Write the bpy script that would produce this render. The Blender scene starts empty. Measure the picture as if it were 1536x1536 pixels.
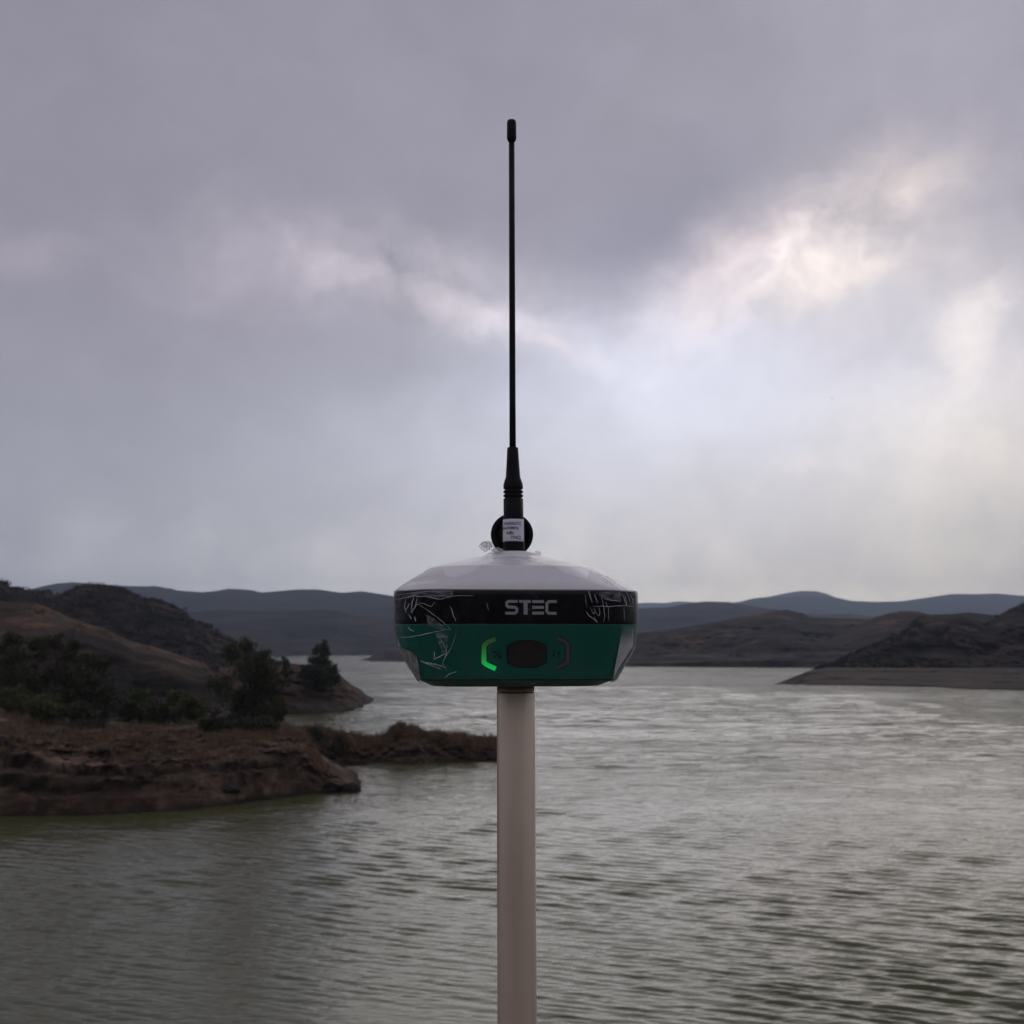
import bpy, bmesh, math, random
import numpy as np
from mathutils import Vector, Matrix
from mathutils.bvhtree import BVHTree

S = bpy.context.scene
COL = S.collection
random.seed(7)

# ------------------------------------------------------------------ camera
EYE = 12.0                       # metres above the water
F = 1540.0                       # focal length in pixels of the 1536 px photograph
PITCH = math.atan(197.0 / F)
cam_d = bpy.data.cameras.new('camera')
cam = bpy.data.objects.new('camera', cam_d)
COL.objects.link(cam)
cam.location = (0, 0, EYE)
cam.rotation_euler = (math.pi / 2 + PITCH, 0, 0)
cam_d.sensor_width = 36
cam_d.lens = 36 * F / 1536
cam_d.clip_start = 0.02
cam_d.clip_end = 60000
cam_d.dof.use_dof = True
cam_d.dof.focus_distance = 0.60
cam_d.dof.aperture_fstop = 26
S.camera = cam
S.render.engine = 'CYCLES'
S.cycles.use_denoising = True
S.cycles.max_bounces = 8
S.cycles.transparent_max_bounces = 16
S.cycles.volume_bounces = 0
S.view_settings.view_transform = 'Standard'
S.view_settings.look = 'None'
S.view_settings.gamma = 1
S.view_settings.exposure = 0.2
S.view_settings.use_curve_mapping = False


def zof(py, Y):
    return EYE + Y * math.tan(PITCH + math.atan((768 - py) / F))


def xof(px, Y, z):
    return (px - 768) / F * (Y * math.cos(PITCH) + (z - EYE) * math.sin(PITCH))


def P(px, py, Y):
    z = zof(py, Y)
    return Vector((xof(px, Y, z), Y, z))


def MPP(py, Y):                  # metres per photograph pixel at that place
    return (Y * math.cos(PITCH) + (zof(py, Y) - EYE) * math.sin(PITCH)) / F


def yshore(py):                  # distance of the water seen at row py
    return -EYE / math.tan(PITCH + math.atan((768 - py) / F))


# ------------------------------------------------------------------ world and sun
SUN_AZ, SUN_EL = math.radians(19), math.radians(21)
sun_d = bpy.data.lights.new('sun', 'SUN')
sun_d.energy = 0.5
sun_d.angle = math.radians(55)
sun_d.color = (1.0, 0.93, 0.86)
sun = bpy.data.objects.new('sun', sun_d)
COL.objects.link(sun)
sv = Vector((math.sin(SUN_AZ) * math.cos(SUN_EL), math.cos(SUN_AZ) * math.cos(SUN_EL), math.sin(SUN_EL)))
sun.rotation_euler = sv.to_track_quat('Z', 'Y').to_euler()

W = bpy.data.worlds.new('World')
S.world = W
W.use_nodes = True
nt = W.node_tree
nt.nodes.clear()


class NB:
    def __init__(self, nt):
        self.nt = nt

    def n(self, typ, **kw):
        nd = self.nt.nodes.new(typ)
        for k, v in kw.items():
            setattr(nd, k, v)
        return nd

    def put(self, sock, v):
        if isinstance(v, bpy.types.NodeSocket):
            self.nt.links.new(v, sock)
        elif v is not None:
            if sock.type == 'RGBA' and len(v) == 3:
                v = (*v, 1)
            sock.default_value = v

    def m(self, op, a, b=None, c=None, clamp=False):
        nd = self.n('ShaderNodeMath', operation=op)
        nd.use_clamp = clamp
        for i, v in enumerate((a, b, c)):
            if v is not None:
                self.put(nd.inputs[i], v)
        return nd.outputs[0]

    def mix(self, f, a, b, blend='MIX', clampf=True):
        nd = self.n('ShaderNodeMix', data_type='RGBA', blend_type=blend)
        nd.clamp_factor = clampf
        self.put(nd.inputs[0], f)
        self.put(nd.inputs[6], a)
        self.put(nd.inputs[7], b)
        return nd.outputs[2]

    def noise(self, vec, scale, detail=4, rough=0.5, dist=0.0, color=False, lac=2.0):
        nd = self.n('ShaderNodeTexNoise')
        if vec is not None:
            self.put(nd.inputs['Vector'], vec)
        nd.inputs['Scale'].default_value = scale
        nd.inputs['Detail'].default_value = detail
        nd.inputs['Roughness'].default_value = rough
        nd.inputs['Lacunarity'].default_value = lac
        nd.inputs['Distortion'].default_value = dist
        return nd.outputs['Color' if color else 'Fac']

    def mapping(self, vec, scale=(1, 1, 1), rot=(0, 0, 0), loc=(0, 0, 0)):
        nd = self.n('ShaderNodeMapping')
        self.put(nd.inputs['Vector'], vec)
        nd.inputs['Scale'].default_value = scale
        nd.inputs['Rotation'].default_value = rot
        nd.inputs['Location'].default_value = loc
        return nd.outputs[0]

    def rng(self, v, a, b, c=0.0, d=1.0, smooth=False):
        nd = self.n('ShaderNodeMapRange')
        nd.interpolation_type = 'SMOOTHSTEP' if smooth else 'LINEAR'
        nd.clamp = True
        self.put(nd.inputs[0], v)
        for i, q in enumerate((a, b, c, d)):
            self.put(nd.inputs[i + 1], q)
        return nd.outputs[0]

    def comb(self, x, y, z):
        nd = self.n('ShaderNodeCombineXYZ')
        for i, v in enumerate((x, y, z)):
            self.put(nd.inputs[i], v)
        return nd.outputs[0]

    def sep(self, v):
        nd = self.n('ShaderNodeSeparateXYZ')
        self.put(nd.inputs[0], v)
        return nd.outputs

    def bump(self, h, strength, dist, normal=None):
        nd = self.n('ShaderNodeBump')
        self.put(nd.inputs['Height'], h)
        nd.inputs['Strength'].default_value = strength
        nd.inputs['Distance'].default_value = dist
        if normal is not None:
            self.put(nd.inputs['Normal'], normal)
        return nd.outputs[0]


def sky():
    b = NB(nt)
    tc = b.n('ShaderNodeTexCoord').outputs['Generated']
    d = b.n('ShaderNodeVectorMath', operation='NORMALIZE')
    b.put(d.inputs[0], tc)
    D = d.outputs[0]
    x, y, z = b.sep(D)
    az = b.m('MULTIPLY', b.m('ARCTAN2', x, y), 57.2958)
    el = b.m('MULTIPLY', b.m('ARCSINE', z), 57.2958)
    # the edges of the clouds wander
    wv = b.noise(D, 3.2, 5, 0.5, color=True)
    wx, wy, wz = b.sep(wv)
    w2 = b.sep(b.noise(D, 14, 5, 0.55, color=True))
    az1 = b.m('ADD', az, b.m('MULTIPLY', b.m('SUBTRACT', wx, 0.5), 3.5))
    az1 = b.m('ADD', az1, b.m('MULTIPLY', b.m('SUBTRACT', w2[0], 0.5), 5.0))
    el1 = b.m('ADD', el, b.m('MULTIPLY', b.m('SUBTRACT', wy, 0.5), 2.5))
    el1 = b.m('ADD', el1, b.m('MULTIPLY', b.m('SUBTRACT', w2[1], 0.5), 4.0))
    # drifting, combed texture: fine noise stretched along the fall of the clouds
    st = b.mapping(b.comb(az1, el1, 0.0), scale=(1.0, 0.85, 1), rot=(0, 0, math.radians(-20)))
    fine = b.noise(st, 0.30, 8, 0.62, 0.1)
    puff = b.noise(b.comb(az1, b.m('MULTIPLY', el1, 1.5), 3.0), 0.16, 7, 0.55, 0.2)

    def blob(px, py, sx, sy, rot, warp=True):
        q = P(px, py, 1.0) - Vector((0, 0, EYE))
        q.normalize()
        a0 = math.degrees(math.atan2(q.x, q.y))
        e0 = math.degrees(math.asin(q.z))
        k = 57.2958 / F
        A = b.m('SUBTRACT', az1 if warp else az, a0)
        E = b.m('SUBTRACT', el1 if warp else el, e0)
        c, s = math.cos(math.radians(rot)), math.sin(math.radians(rot))
        u = b.m('DIVIDE', b.m('ADD', b.m('MULTIPLY', A, c), b.m('MULTIPLY', E, s)), sx * k)
        v = b.m('DIVIDE', b.m('SUBTRACT', b.m('MULTIPLY', E, c), b.m('MULTIPLY', A, s)), sy * k)
        r2 = b.m('ADD', b.m('MULTIPLY', u, u), b.m('MULTIPLY', v, v))
        return b.m('EXPONENT', b.m('MULTIPLY', r2, -0.5))

    elc = b.m('MAXIMUM', el, 0.0)
    lowf = b.rng(elc, 0, 22, 1, 0, True)
    colr = b.mix(lowf, (0.275, 0.256, 0.312), (0.395, 0.395, 0.455))
    # big soft variation over the whole overcast
    big = b.noise(D, 1.6, 3, 0.5)
    k1 = b.rng(big, 0.3, 0.7, 0.93, 1.09)
    k2 = b.rng(puff, 0.3, 0.7, 0.95, 1.06)
    nd = b.n('ShaderNodeVectorMath', operation='SCALE')
    b.put(nd.inputs[0], colr)
    b.put(nd.inputs[3], b.m('MULTIPLY', k1, k2))
    colr = nd.outputs[0]
    # (px, py, sx, sy, rot, rgb, texture amount)
    blobs = [
        (1230, 620, 400, 120, 3, (0.31, 0.325, 0.37), 0.12),
        (1030, 560, 170, 60, 3, (0.10, 0.11, 0.14), 0.1),
        (1420, 850, 620, 110, 0, (0.30, 0.25, 0.16), 0.2),
        (1350, 930, 700, 55, 0, (0.42, 0.36, 0.26), 0.1),
        (800, 660, 260, 140, 10, (0.14, 0.15, 0.17), 0.1),
        (650, 900, 600, 60, 0, (0.34, 0.33, 0.32), 0.1),
        (1250, 375, 115, 55, 22, (0.22, 0.195, 0.155), 0.9),
        (1100, 430, 110, 50, 25, (0.16, 0.13, 0.12), 0.8),
        (1400, 440, 150, 60, -10, (0.12, 0.10, 0.08), 0.6),
        (990, 390, 90, 60, 30, (-0.05, -0.045, -0.03), 0.3),
        (1330, 880, 400, 40, 0, (0.08, 0.05, 0.01), 0.3),
        (1460, 520, 24, 62, -24, (0.26, 0.21, 0.15), 0.4),
        (1500, 660, 160, 80, 0, (0.24, 0.19, 0.09), 0.4),
        (1335, 290, 60, 30, 20, (0.16, 0.12, 0.08), 0.7),
        (1120, 395, 75, 34, 25, (0.16, 0.12, 0.10), 0.7),
        (1215, 440, 85, 20, 8, (0.20, 0.155, 0.09), 0.6),
        (900, 520, 130, 40, 0, (0.08, 0.085, 0.10), 0.2),
        (825, 530, 28, 7, -8, (0.16, 0.08, 0.03), 0.4),
        (735, 490, 120, 17, -17, (0.28, 0.23, 0.22), 0.5),
        (580, 415, 165, 45, -8, (0.18, 0.16, 0.155), 0.9),
        (400, 420, 120, 50, 10, (0.07, 0.055, 0.06), 0.6),
        (40, 372, 55, 20, 0, (0.10, 0.08, 0.08), 0.6),
        (1210, 690, 55, 12, 0, (0.08, 0.05, 0.03), 0.4),
        (1010, 320, 200, 60, 25, (-0.03, -0.02, -0.02), 0.3),
        (1500, 60, 300, 200, 0, (0.07, 0.07, 0.08), 0.3),
    ]
    for px, py, sx, sy, rot, rgb, tx in blobs:
        g = blob(px, py, sx, sy, rot)
        t = b.rng(b.m('ADD', b.m('MULTIPLY', fine, 0.5), b.m('MULTIPLY', puff, 0.5)), 0.32, 0.68, 1 - tx, 1 + tx)
        g = b.m('MULTIPLY', g, t)
        nd = b.n('ShaderNodeVectorMath', operation='SCALE')
        nd.inputs[0].default_value = rgb
        b.put(nd.inputs[3], g)
        ad = b.n('ShaderNodeVectorMath', operation='ADD')
        b.put(ad.inputs[0], colr)
        b.put(ad.inputs[1], nd.outputs[0])
        colr = ad.outputs[0]
    # away from the hidden sun the same cloud deck is thicker and duller
    back = b.m('MULTIPLY', b.rng(y, -0.7, 0.75, 0.92, 1.0, True), b.rng(el, 40, 85, 1.0, 1.4, True))  # sky overhead is also lifted, to brighten the white dome
    nd = b.n('ShaderNodeVectorMath', operation='SCALE')
    b.put(nd.inputs[0], colr)
    b.put(nd.inputs[3], back)
    colr = nd.outputs[0]
    ns = b.n('ShaderNodeTexSky')
    ns.sky_type = 'NISHITA'
    ns.sun_disc = False
    ns.sun_elevation = SUN_EL
    ns.sun_rotation = SUN_AZ
    bg1 = b.n('ShaderNodeBackground')
    b.put(bg1.inputs[0], ns.outputs[0])
    bg1.inputs[1].default_value = 0.05
    bg2 = b.n('ShaderNodeBackground')
    b.put(bg2.inputs[0], colr)
    bg2.inputs[1].default_value = 1.0
    mx = b.n('ShaderNodeMixShader')
    mx.inputs[0].default_value = 0.95
    b.put(mx.inputs[1], bg1.outputs[0])
    b.put(mx.inputs[2], bg2.outputs[0])
    out = b.n('ShaderNodeOutputWorld')
    b.put(out.inputs[0], mx.outputs[0])


sky()


# ------------------------------------------------------------------ helpers
def tag(o, label=None, cat=None, group=None, kind=None):
    if label:
        o['label'] = label
    if cat:
        o['category'] = cat
    if group:
        o['group'] = group
    if kind:
        o['kind'] = kind
    return o


def mesh_obj(name, verts, faces, mat=None, parent=None, smooth=True):
    me = bpy.data.meshes.new(name)
    me.from_pydata([tuple(v) for v in verts], [], faces)
    me.update()
    return link(name, me, mat, parent, smooth)


def link(name, me, mat=None, parent=None, smooth=True):
    o = bpy.data.objects.new(name, me)
    COL.objects.link(o)
    if mat:
        me.materials.append(mat)
    if smooth:
        me.polygons.foreach_set('use_smooth', np.ones(len(me.polygons), dtype=bool))
    if parent:
        o.parent = parent
    return o


def grid_mesh(name, V, mat=None, parent=None, smooth=True, closed=False):
    """V: array (rows, cols, 3)"""
    R, C, _ = V.shape
    idx = np.arange(R * C).reshape(R, C)
    if closed:
        nx = np.roll(idx, -1, axis=1)
        a, b_, c, d = idx[:-1], nx[:-1], nx[1:], idx[1:]
    else:
        a, b_, c, d = idx[:-1, :-1], idx[:-1, 1:], idx[1:, 1:], idx[1:, :-1]
    f = np.stack([a, b_, c, d], -1).reshape(-1, 4)
    me = bpy.data.meshes.new(name)
    me.vertices.add(R * C)
    me.vertices.foreach_set('co', V.reshape(-1).astype(np.float32))
    me.loops.add(len(f) * 4)
    me.loops.foreach_set('vertex_index', f.reshape(-1).astype(np.int32))
    me.polygons.add(len(f))
    me.polygons.foreach_set('loop_start', np.arange(0, len(f) * 4, 4, dtype=np.int32))
    me.polygons.foreach_set('loop_total', np.full(len(f), 4, dtype=np.int32))
    me.update()
    me.validate()
    return link(name, me, mat, parent, smooth)


def empty(name, loc):
    o = bpy.data.objects.new(name, None)
    o.location = loc
    o.empty_display_size = 0.05
    COL.objects.link(o)
    return o


def hash2(ix, iy, seed):
    h = (ix.astype(np.int64) * 374761393 + iy.astype(np.int64) * 668265263 + seed * 974634777) & 0xFFFFFFFF
    h = ((h ^ (h >> 13)) * 1274126177) & 0xFFFFFFFF
    h = h ^ (h >> 16)
    return (h & 0xFFFF) / 65535.0


def vnoise(x, y, seed=0):
    ix, iy = np.floor(x), np.floor(y)
    fx, fy = x - ix, y - iy
    fx = fx * fx * fx * (fx * (fx * 6 - 15) + 10)
    fy = fy * fy * fy * (fy * (fy * 6 - 15) + 10)
    a = hash2(ix, iy, seed)
    b_ = hash2(ix + 1, iy, seed)
    c = hash2(ix, iy + 1, seed)
    d = hash2(ix + 1, iy + 1, seed)
    return (a * (1 - fx) + b_ * fx) * (1 - fy) + (c * (1 - fx) + d * fx) * fy


def fbm(x, y, seed=0, octv=5, gain=0.5):
    r = np.zeros(np.broadcast(x, y).shape)
    a, t = 1.0, 0.0
    for i in range(octv):
        r += a * (vnoise(x * 2 ** i + 17.3 * i, y * 2 ** i + 5.1 * i, seed + i) * 2 - 1)
        t += a
        a *= gain
    return r / t


def ridged(x, y, seed=0, octv=5):
    r = np.zeros(np.broadcast(x, y).shape)
    a, t = 1.0, 0.0
    for i in range(octv):
        r += a * (1 - np.abs(vnoise(x * 2 ** i + 3.3 * i, y * 2 ** i + 9.1 * i, seed + i) * 2 - 1))
        t += a
        a *= 0.5
    return r / t


# ------------------------------------------------------------------ materials
def new_mat(name):
    m = bpy.data.materials.new(name)
    m.use_nodes = True
    t = m.node_tree
    for nd in list(t.nodes):
        if nd.type != 'OUTPUT_MATERIAL':
            t.nodes.remove(nd)
    b = NB(t)
    bs = b.n('ShaderNodeBsdfPrincipled')
    t.links.new(bs.outputs[0], t.nodes['Material Output'].inputs[0])
    return m, b, bs


def simple(name, col, rough=0.5, metal=0.0, spec=0.5, var=0.12, nscale=60, bump=0.0, bscale=400, coat=0.0):
    m, b, bs = new_mat(name)
    tc = b.n('ShaderNodeTexCoord').outputs['Object']
    n = b.noise(tc, nscale, 4, 0.6)
    c0 = tuple(max(0, c * (1 - var)) for c in col)
    c1 = tuple(c * (1 + var) for c in col)
    b.put(bs.inputs['Base Color'], b.mix(n, c0, c1))
    b.put(bs.inputs['Roughness'], b.rng(b.noise(tc, nscale * 2.3, 4, 0.6), 0.3, 0.7, rough * 0.85, rough * 1.15))
    bs.inputs['Metallic'].default_value = metal
    bs.inputs['Specular IOR Level'].default_value = spec
    bs.inputs['Coat Weight'].default_value = coat
    if bump > 0:
        b.put(bs.inputs['Normal'], b.bump(b.noise(tc, bscale, 5, 0.6), bump, 0.0005))
    return m


def rock_mat(name, dark, mid, light, scale, strata=0.0, shore=None, shore_h=3.0, green=None, bump=0.6, bdist=0.3):
    m, b, bs = new_mat(name)
    geo = b.n('ShaderNodeNewGeometry')
    pos = geo.outputs['Position']
    n1 = b.noise(pos, scale, 8, 0.62)
    n2 = b.noise(b.mapping(pos, loc=(31, 7, 3)), scale * 0.25, 5, 0.6)
    n3 = b.noise(b.mapping(pos, scale=(1, 1, 3.0), loc=(5, 71, 3)), scale * 5, 6, 0.7)
    c = b.mix(b.rng(n2, 0.36, 0.62, 0, 1, True), dark, mid)
    c = b.mix(b.rng(n1, 0.48, 0.66, 0, 0.85, True), c, light)
    c = b.mix(b.rng(n3, 0.35, 0.7, 0.0, 0.55), c, b.mix(0.5, dark, (0.02, 0.016, 0.014)))
    if green:
        g = b.noise(b.mapping(pos, loc=(3, 1, 9)), scale * 1.7, 6, 0.7)
        c = b.mix(b.rng(g, 0.5, 0.62, 0, 0.85, True), c, green)
    px, py, pz = b.sep(pos)
    if strata > 0:
        w = b.noise(pos, scale * 0.8, 3, 0.5)
        zz = b.m('ADD', b.m('MULTIPLY', pz, strata), b.m('MULTIPLY', w, 2.2))
        sn = b.noise(b.comb(b.m('MULTIPLY', px, 0.02), b.m('MULTIPLY', py, 0.02), zz), 1.0, 5, 0.6)
        c = b.mix(b.rng(sn, 0.42, 0.6, 0, 0.6), c, dark)
    if shore:
        zz = b.m('ADD', pz, b.m('MULTIPLY', b.m('SUBTRACT', n2, 0.5), shore_h * 0.5))
        c = b.mix(b.rng(zz, shore_h * 0.8, shore_h * 1.1, 0.9, 0.0), c, b.mix(b.rng(n1, .4, .6), shore, dark))
    wet = b.rng(pz, 0.05, 0.45, 0.45, 1.0)
    nd = b.n('ShaderNodeVectorMath', operation='SCALE')
    b.put(nd.inputs[0], c)
    b.put(nd.inputs[3], wet)
    b.put(bs.inputs['Base Color'], nd.outputs[0])
    bs.inputs['Roughness'].default_value = 0.95
    bs.inputs['Specular IOR Level'].default_value = 0.15
    hb = b.m('ADD', n3, b.m('MULTIPLY', n1, 0.8))
    b.put(bs.inputs['Normal'], b.bump(hb, bump, bdist))
    return m


# ------------------------------------------------------------------ water
def water():
    m, b, bs = new_mat('lake_water')
    geo = b.n('ShaderNodeNewGeometry')
    pos = geo.outputs['Position']
    murk = b.noise(pos, 0.02, 4, 0.6)
    b.put(bs.inputs['Base Color'], b.mix(murk, (0.072, 0.077, 0.026), (0.096, 0.097, 0.038)))
    bs.inputs['IOR'].default_value = 1.333
    bs.inputs['Specular IOR Level'].default_value = 0.5
    px, py, pz = b.sep(pos)
    dist = b.m('SQRT', b.m('ADD', b.m('MULTIPLY', px, px), b.m('MULTIPLY', py, py)))
    b.put(bs.inputs['Roughness'], b.rng(dist, 40, 500, 0.08, 0.16))
    gust = b.noise(b.mapping(pos, scale=(0.5, 1, 1), rot=(0, 0, 0.35)), 0.03, 5, 0.6, 0.4)
    w1 = b.noise(b.mapping(pos, scale=(0.28, 1.0, 1), rot=(0, 0, 0.28)), 4.2, 3, 0.5, 0.5)
    w2 = b.noise(b.mapping(pos, scale=(0.25, 1.0, 1), rot=(0, 0, 0.25)), 1.6, 3, 0.5, 0.4)
    w3 = b.noise(b.mapping(pos, scale=(0.6, 1.0, 1), rot=(0, 0, 0.3)), 0.42, 5, 0.6, 0.4)
    far = b.rng(dist, 45, 150, 0.0, 1.0, True)
    h = b.m('ADD', b.m('MULTIPLY', w1, 0.07), b.m('MULTIPLY', w2, b.rng(far, 0, 1, 0.04, 0.34)))
    w4 = b.noise(b.mapping(pos, scale=(0.7, 0.8, 1), rot=(0, 0, 0.45)), 0.10, 5, 0.65, 0.5)
    h = b.m('ADD', h, b.m('MULTIPLY', w3, b.m('MULTIPLY', far, 0.8)))
    h = b.m('ADD', h, b.m('MULTIPLY', w4, b.m('MULTIPLY', b.m('MULTIPLY', far, 1.5), b.rng(dist, 100, 600, 1.0, 7.0))))
    h = b.m('MULTIPLY', h, b.rng(gust, 0.36, 0.62, 0.35, 1.6))
    b.put(bs.inputs['Normal'], b.bump(h, 1.0, 0.7))
    # geometry: finer near the dam, coarser with distance
    r = [9.0]
    while r[-1] < 340:
        r.append(r[-1] + max(0.045, 0.055 * (r[-1] / 30) ** 1.75))
    r = np.array(r)
    ang = np.radians(np.concatenate([np.linspace(-44, -29, 30)[:-1], np.linspace(-29, 29, 420), np.linspace(29, 44, 30)[1:]]))
    Rr, Aa = np.meshgrid(r, ang, indexing='ij')
    X, Y = Rr * np.sin(Aa), Rr * np.cos(Aa)
    rng = np.random.RandomState(5)
    Z = np.zeros_like(X)
    step = np.gradient(r)[:, None]
    gustn = 0.8 + 1.0 * fbm(X * 0.035 + 3, Y * 0.05, 4, 3)
    for i in range(80):
        lam = 0.24 * (5.2 ** (rng.rand() ** 1.3))     # 0.26 .. 1.4 m
        th = math.radians(17) + rng.randn() * 0.17   # crests run across, a little down to the right
        k = 2 * math.pi / lam
        kx, ky = k * math.sin(th), k * math.cos(th)
        amp = 0.0125 * lam ** 0.95 * (0.5 + rng.rand())
        ph = rng.rand() * 6.283
        vis = np.clip((lam / (2.6 * step) - 0.8) / 1.0, 0, 1)
        arg = kx * X + ky * Y + ph + 0.8 * fbm(X * 0.15 + i, Y * 0.15, 11, 2)
        Z += vis * amp * (np.sin(arg) + 0.22 * np.sin(2 * arg + 1.2))
    Z *= gustn * 0.73
    # longer, lower chop that reads on the open water farther out
    out_ = np.clip((Rr - 60) / 70, 0, 1)
    for i in range(34):
        lam = 2.2 * (4.5 ** rng.rand())
        th = math.radians(20) + rng.randn() * 0.38
        k = 2 * math.pi / lam
        vis = np.clip((lam / (2.4 * step) - 0.8) / 1.0, 0, 1)
        arg = k * math.sin(th) * X + k * math.cos(th) * Y + rng.rand() * 6.283 + 1.2 * fbm(X * 0.05 + i, Y * 0.05, 15, 2)
        Z += out_ * vis * 0.0047 * lam * (0.5 + rng.rand()) * np.sin(arg) * gustn
    # the lee of the left bank is calmer
    lee = 1 / (1 + np.exp((X + 24 - (Y - 45) * -0.05) / 5))
    Z *= 1 - 0.6 * lee
    edge = np.clip((r[-1] - r) / 60, 0, 1)[:, None] * np.clip((44 - np.abs(np.degrees(Aa))) / 3, 0, 1) * np.clip((r - 9) / 2, 0, 1)[:, None]
    Z *= edge
    near = np.stack([X, Y, Z], -1)
    R1, C1 = X.shape
    verts = [near.reshape(-1, 3)]
    faces = []
    idx = np.arange(R1 * C1).reshape(R1, C1)
    f = np.stack([idx[:-1, :-1], idx[:-1, 1:], idx[1:, 1:], idx[1:, :-1]], -1).reshape(-1, 4)
    faces.append(f)
    base = R1 * C1
    # flat outer sheet: rings beyond the wave patch, and the sector behind
    rr = np.concatenate([[r[-1]], np.geomspace(r[-1] * 1.05, 8000, 50)])
    O = np.stack([np.outer(rr, np.sin(ang)), np.outer(rr, np.cos(ang)), np.zeros((len(rr), len(ang)))], -1)[1:]
    verts.append(O.reshape(-1, 3))
    oid = np.concatenate([idx[-1:], base + np.arange((len(rr) - 1) * C1).reshape(-1, C1)])
    f = np.stack([oid[:-1, :-1], oid[:-1, 1:], oid[1:, 1:], oid[1:, :-1]], -1).reshape(-1, 4)
    faces.append(f)
    base += (len(rr) - 1) * C1
    a2 = np.radians(np.linspace(44, 316, 90))
    r2 = np.array([0.05, 9, 30, r[-1], 700, 3000, 8000])
    Q = np.stack([np.outer(r2, np.sin(a2)), np.outer(r2, np.cos(a2)), np.zeros((len(r2), len(a2)))], -1)
    verts.append(Q.reshape(-1, 3))
    qi = base + np.arange(len(r2) * 90).reshape(len(r2), 90)
    faces.append(np.stack([qi[:-1, :-1], qi[:-1, 1:], qi[1:, 1:], qi[1:, :-1]], -1).reshape(-1, 4))
    base += len(r2) * 90
    r3 = np.array([0.05, 9])
    a3 = ang[::8]
    Q = np.stack([np.outer(r3, np.sin(a3)), np.outer(r3, np.cos(a3)), np.zeros((2, len(a3)))], -1)
    verts.append(Q.reshape(-1, 3))
    qi = base + np.arange(2 * len(a3)).reshape(2, -1)
    faces.append(np.stack([qi[:-1, :-1], qi[:-1, 1:], qi[1:, 1:], qi[1:, :-1]], -1).reshape(-1, 4))
    V = np.concatenate(verts)
    Fc = np.concatenate(faces)
    me = bpy.data.meshes.new('water')
    me.vertices.add(len(V))
    me.vertices.foreach_set('co', V.reshape(-1).astype(np.float32))
    me.loops.add(len(Fc) * 4)
    me.loops.foreach_set('vertex_index', Fc[:, ::-1].reshape(-1).astype(np.int32))
    me.polygons.add(len(Fc))
    me.polygons.foreach_set('loop_start', np.arange(0, len(Fc) * 4, 4, dtype=np.int32))
    me.polygons.foreach_set('loop_total', np.full(len(Fc), 4, dtype=np.int32))
    me.update()
    o = link('water', me, m)
    tag(o, 'wind rippled grey green reservoir water', None, None, 'structure')


water()

# ------------------------------------------------------------------ land
M_bank = rock_mat('bank_mudstone', (0.07, 0.048, 0.033), (0.21, 0.145, 0.098), (0.40, 0.28, 0.185), 0.35, strata=1.6, bump=0.9, bdist=0.5)
M_spit = rock_mat('spit_earth', (0.09, 0.060, 0.042), (0.21, 0.14, 0.09), (0.34, 0.23, 0.15), 0.5, strata=1.2, bump=0.9, bdist=0.5)
M_point = rock_mat('point_earth', (0.055, 0.034, 0.025), (0.125, 0.072, 0.045), (0.20, 0.12, 0.078), 0.30, strata=0.7, shore=(0.085, 0.075, 0.06), shore_h=1.8, bdist=0.6)
M_slope = rock_mat('red_slope_earth', (0.024, 0.018, 0.015), (0.100, 0.062, 0.044), (0.27, 0.145, 0.08), 0.11, bump=0.9, bdist=1.2)
M_hill = rock_mat('dark_scrub_hill', (0.010, 0.008, 0.007), (0.034, 0.023, 0.017), (0.12, 0.072, 0.046), 0.08, green=(0.022, 0.022, 0.011), bump=0.9, bdist=1.8)
M_right = rock_mat('right_scrub_hill', (0.014, 0.011, 0.010), (0.050, 0.035, 0.027), (0.18, 0.115, 0.075), 0.08, green=(0.03, 0.03, 0.018), bump=0.9, bdist=2.5)
M_terr = rock_mat('shore_terrace_earth', (0.05, 0.042, 0.034), (0.105, 0.085, 0.064), (0.15, 0.11, 0.08), 0.06, strata=0.8, bump=0.7, bdist=0.8)
M_far = rock_mat('far_shore_hills', (0.015, 0.012, 0.013), (0.055, 0.038, 0.031), (0.21, 0.125, 0.08), 0.034, green=(0.03, 0.03, 0.02), shore=(0.10, 0.085, 0.068), shore_h=7, bump=0.8, bdist=4)
M_mtn = rock_mat('distant_mountain', (0.030, 0.028, 0.032), (0.045, 0.038, 0.038), (0.085, 0.062, 0.054), 0.009, bump=0.8, bdist=20)


def interp(pts, px):
    a = np.array(pts, float)
    return np.interp(px, a[:, 0], a[:, 1])


NC = {}


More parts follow.
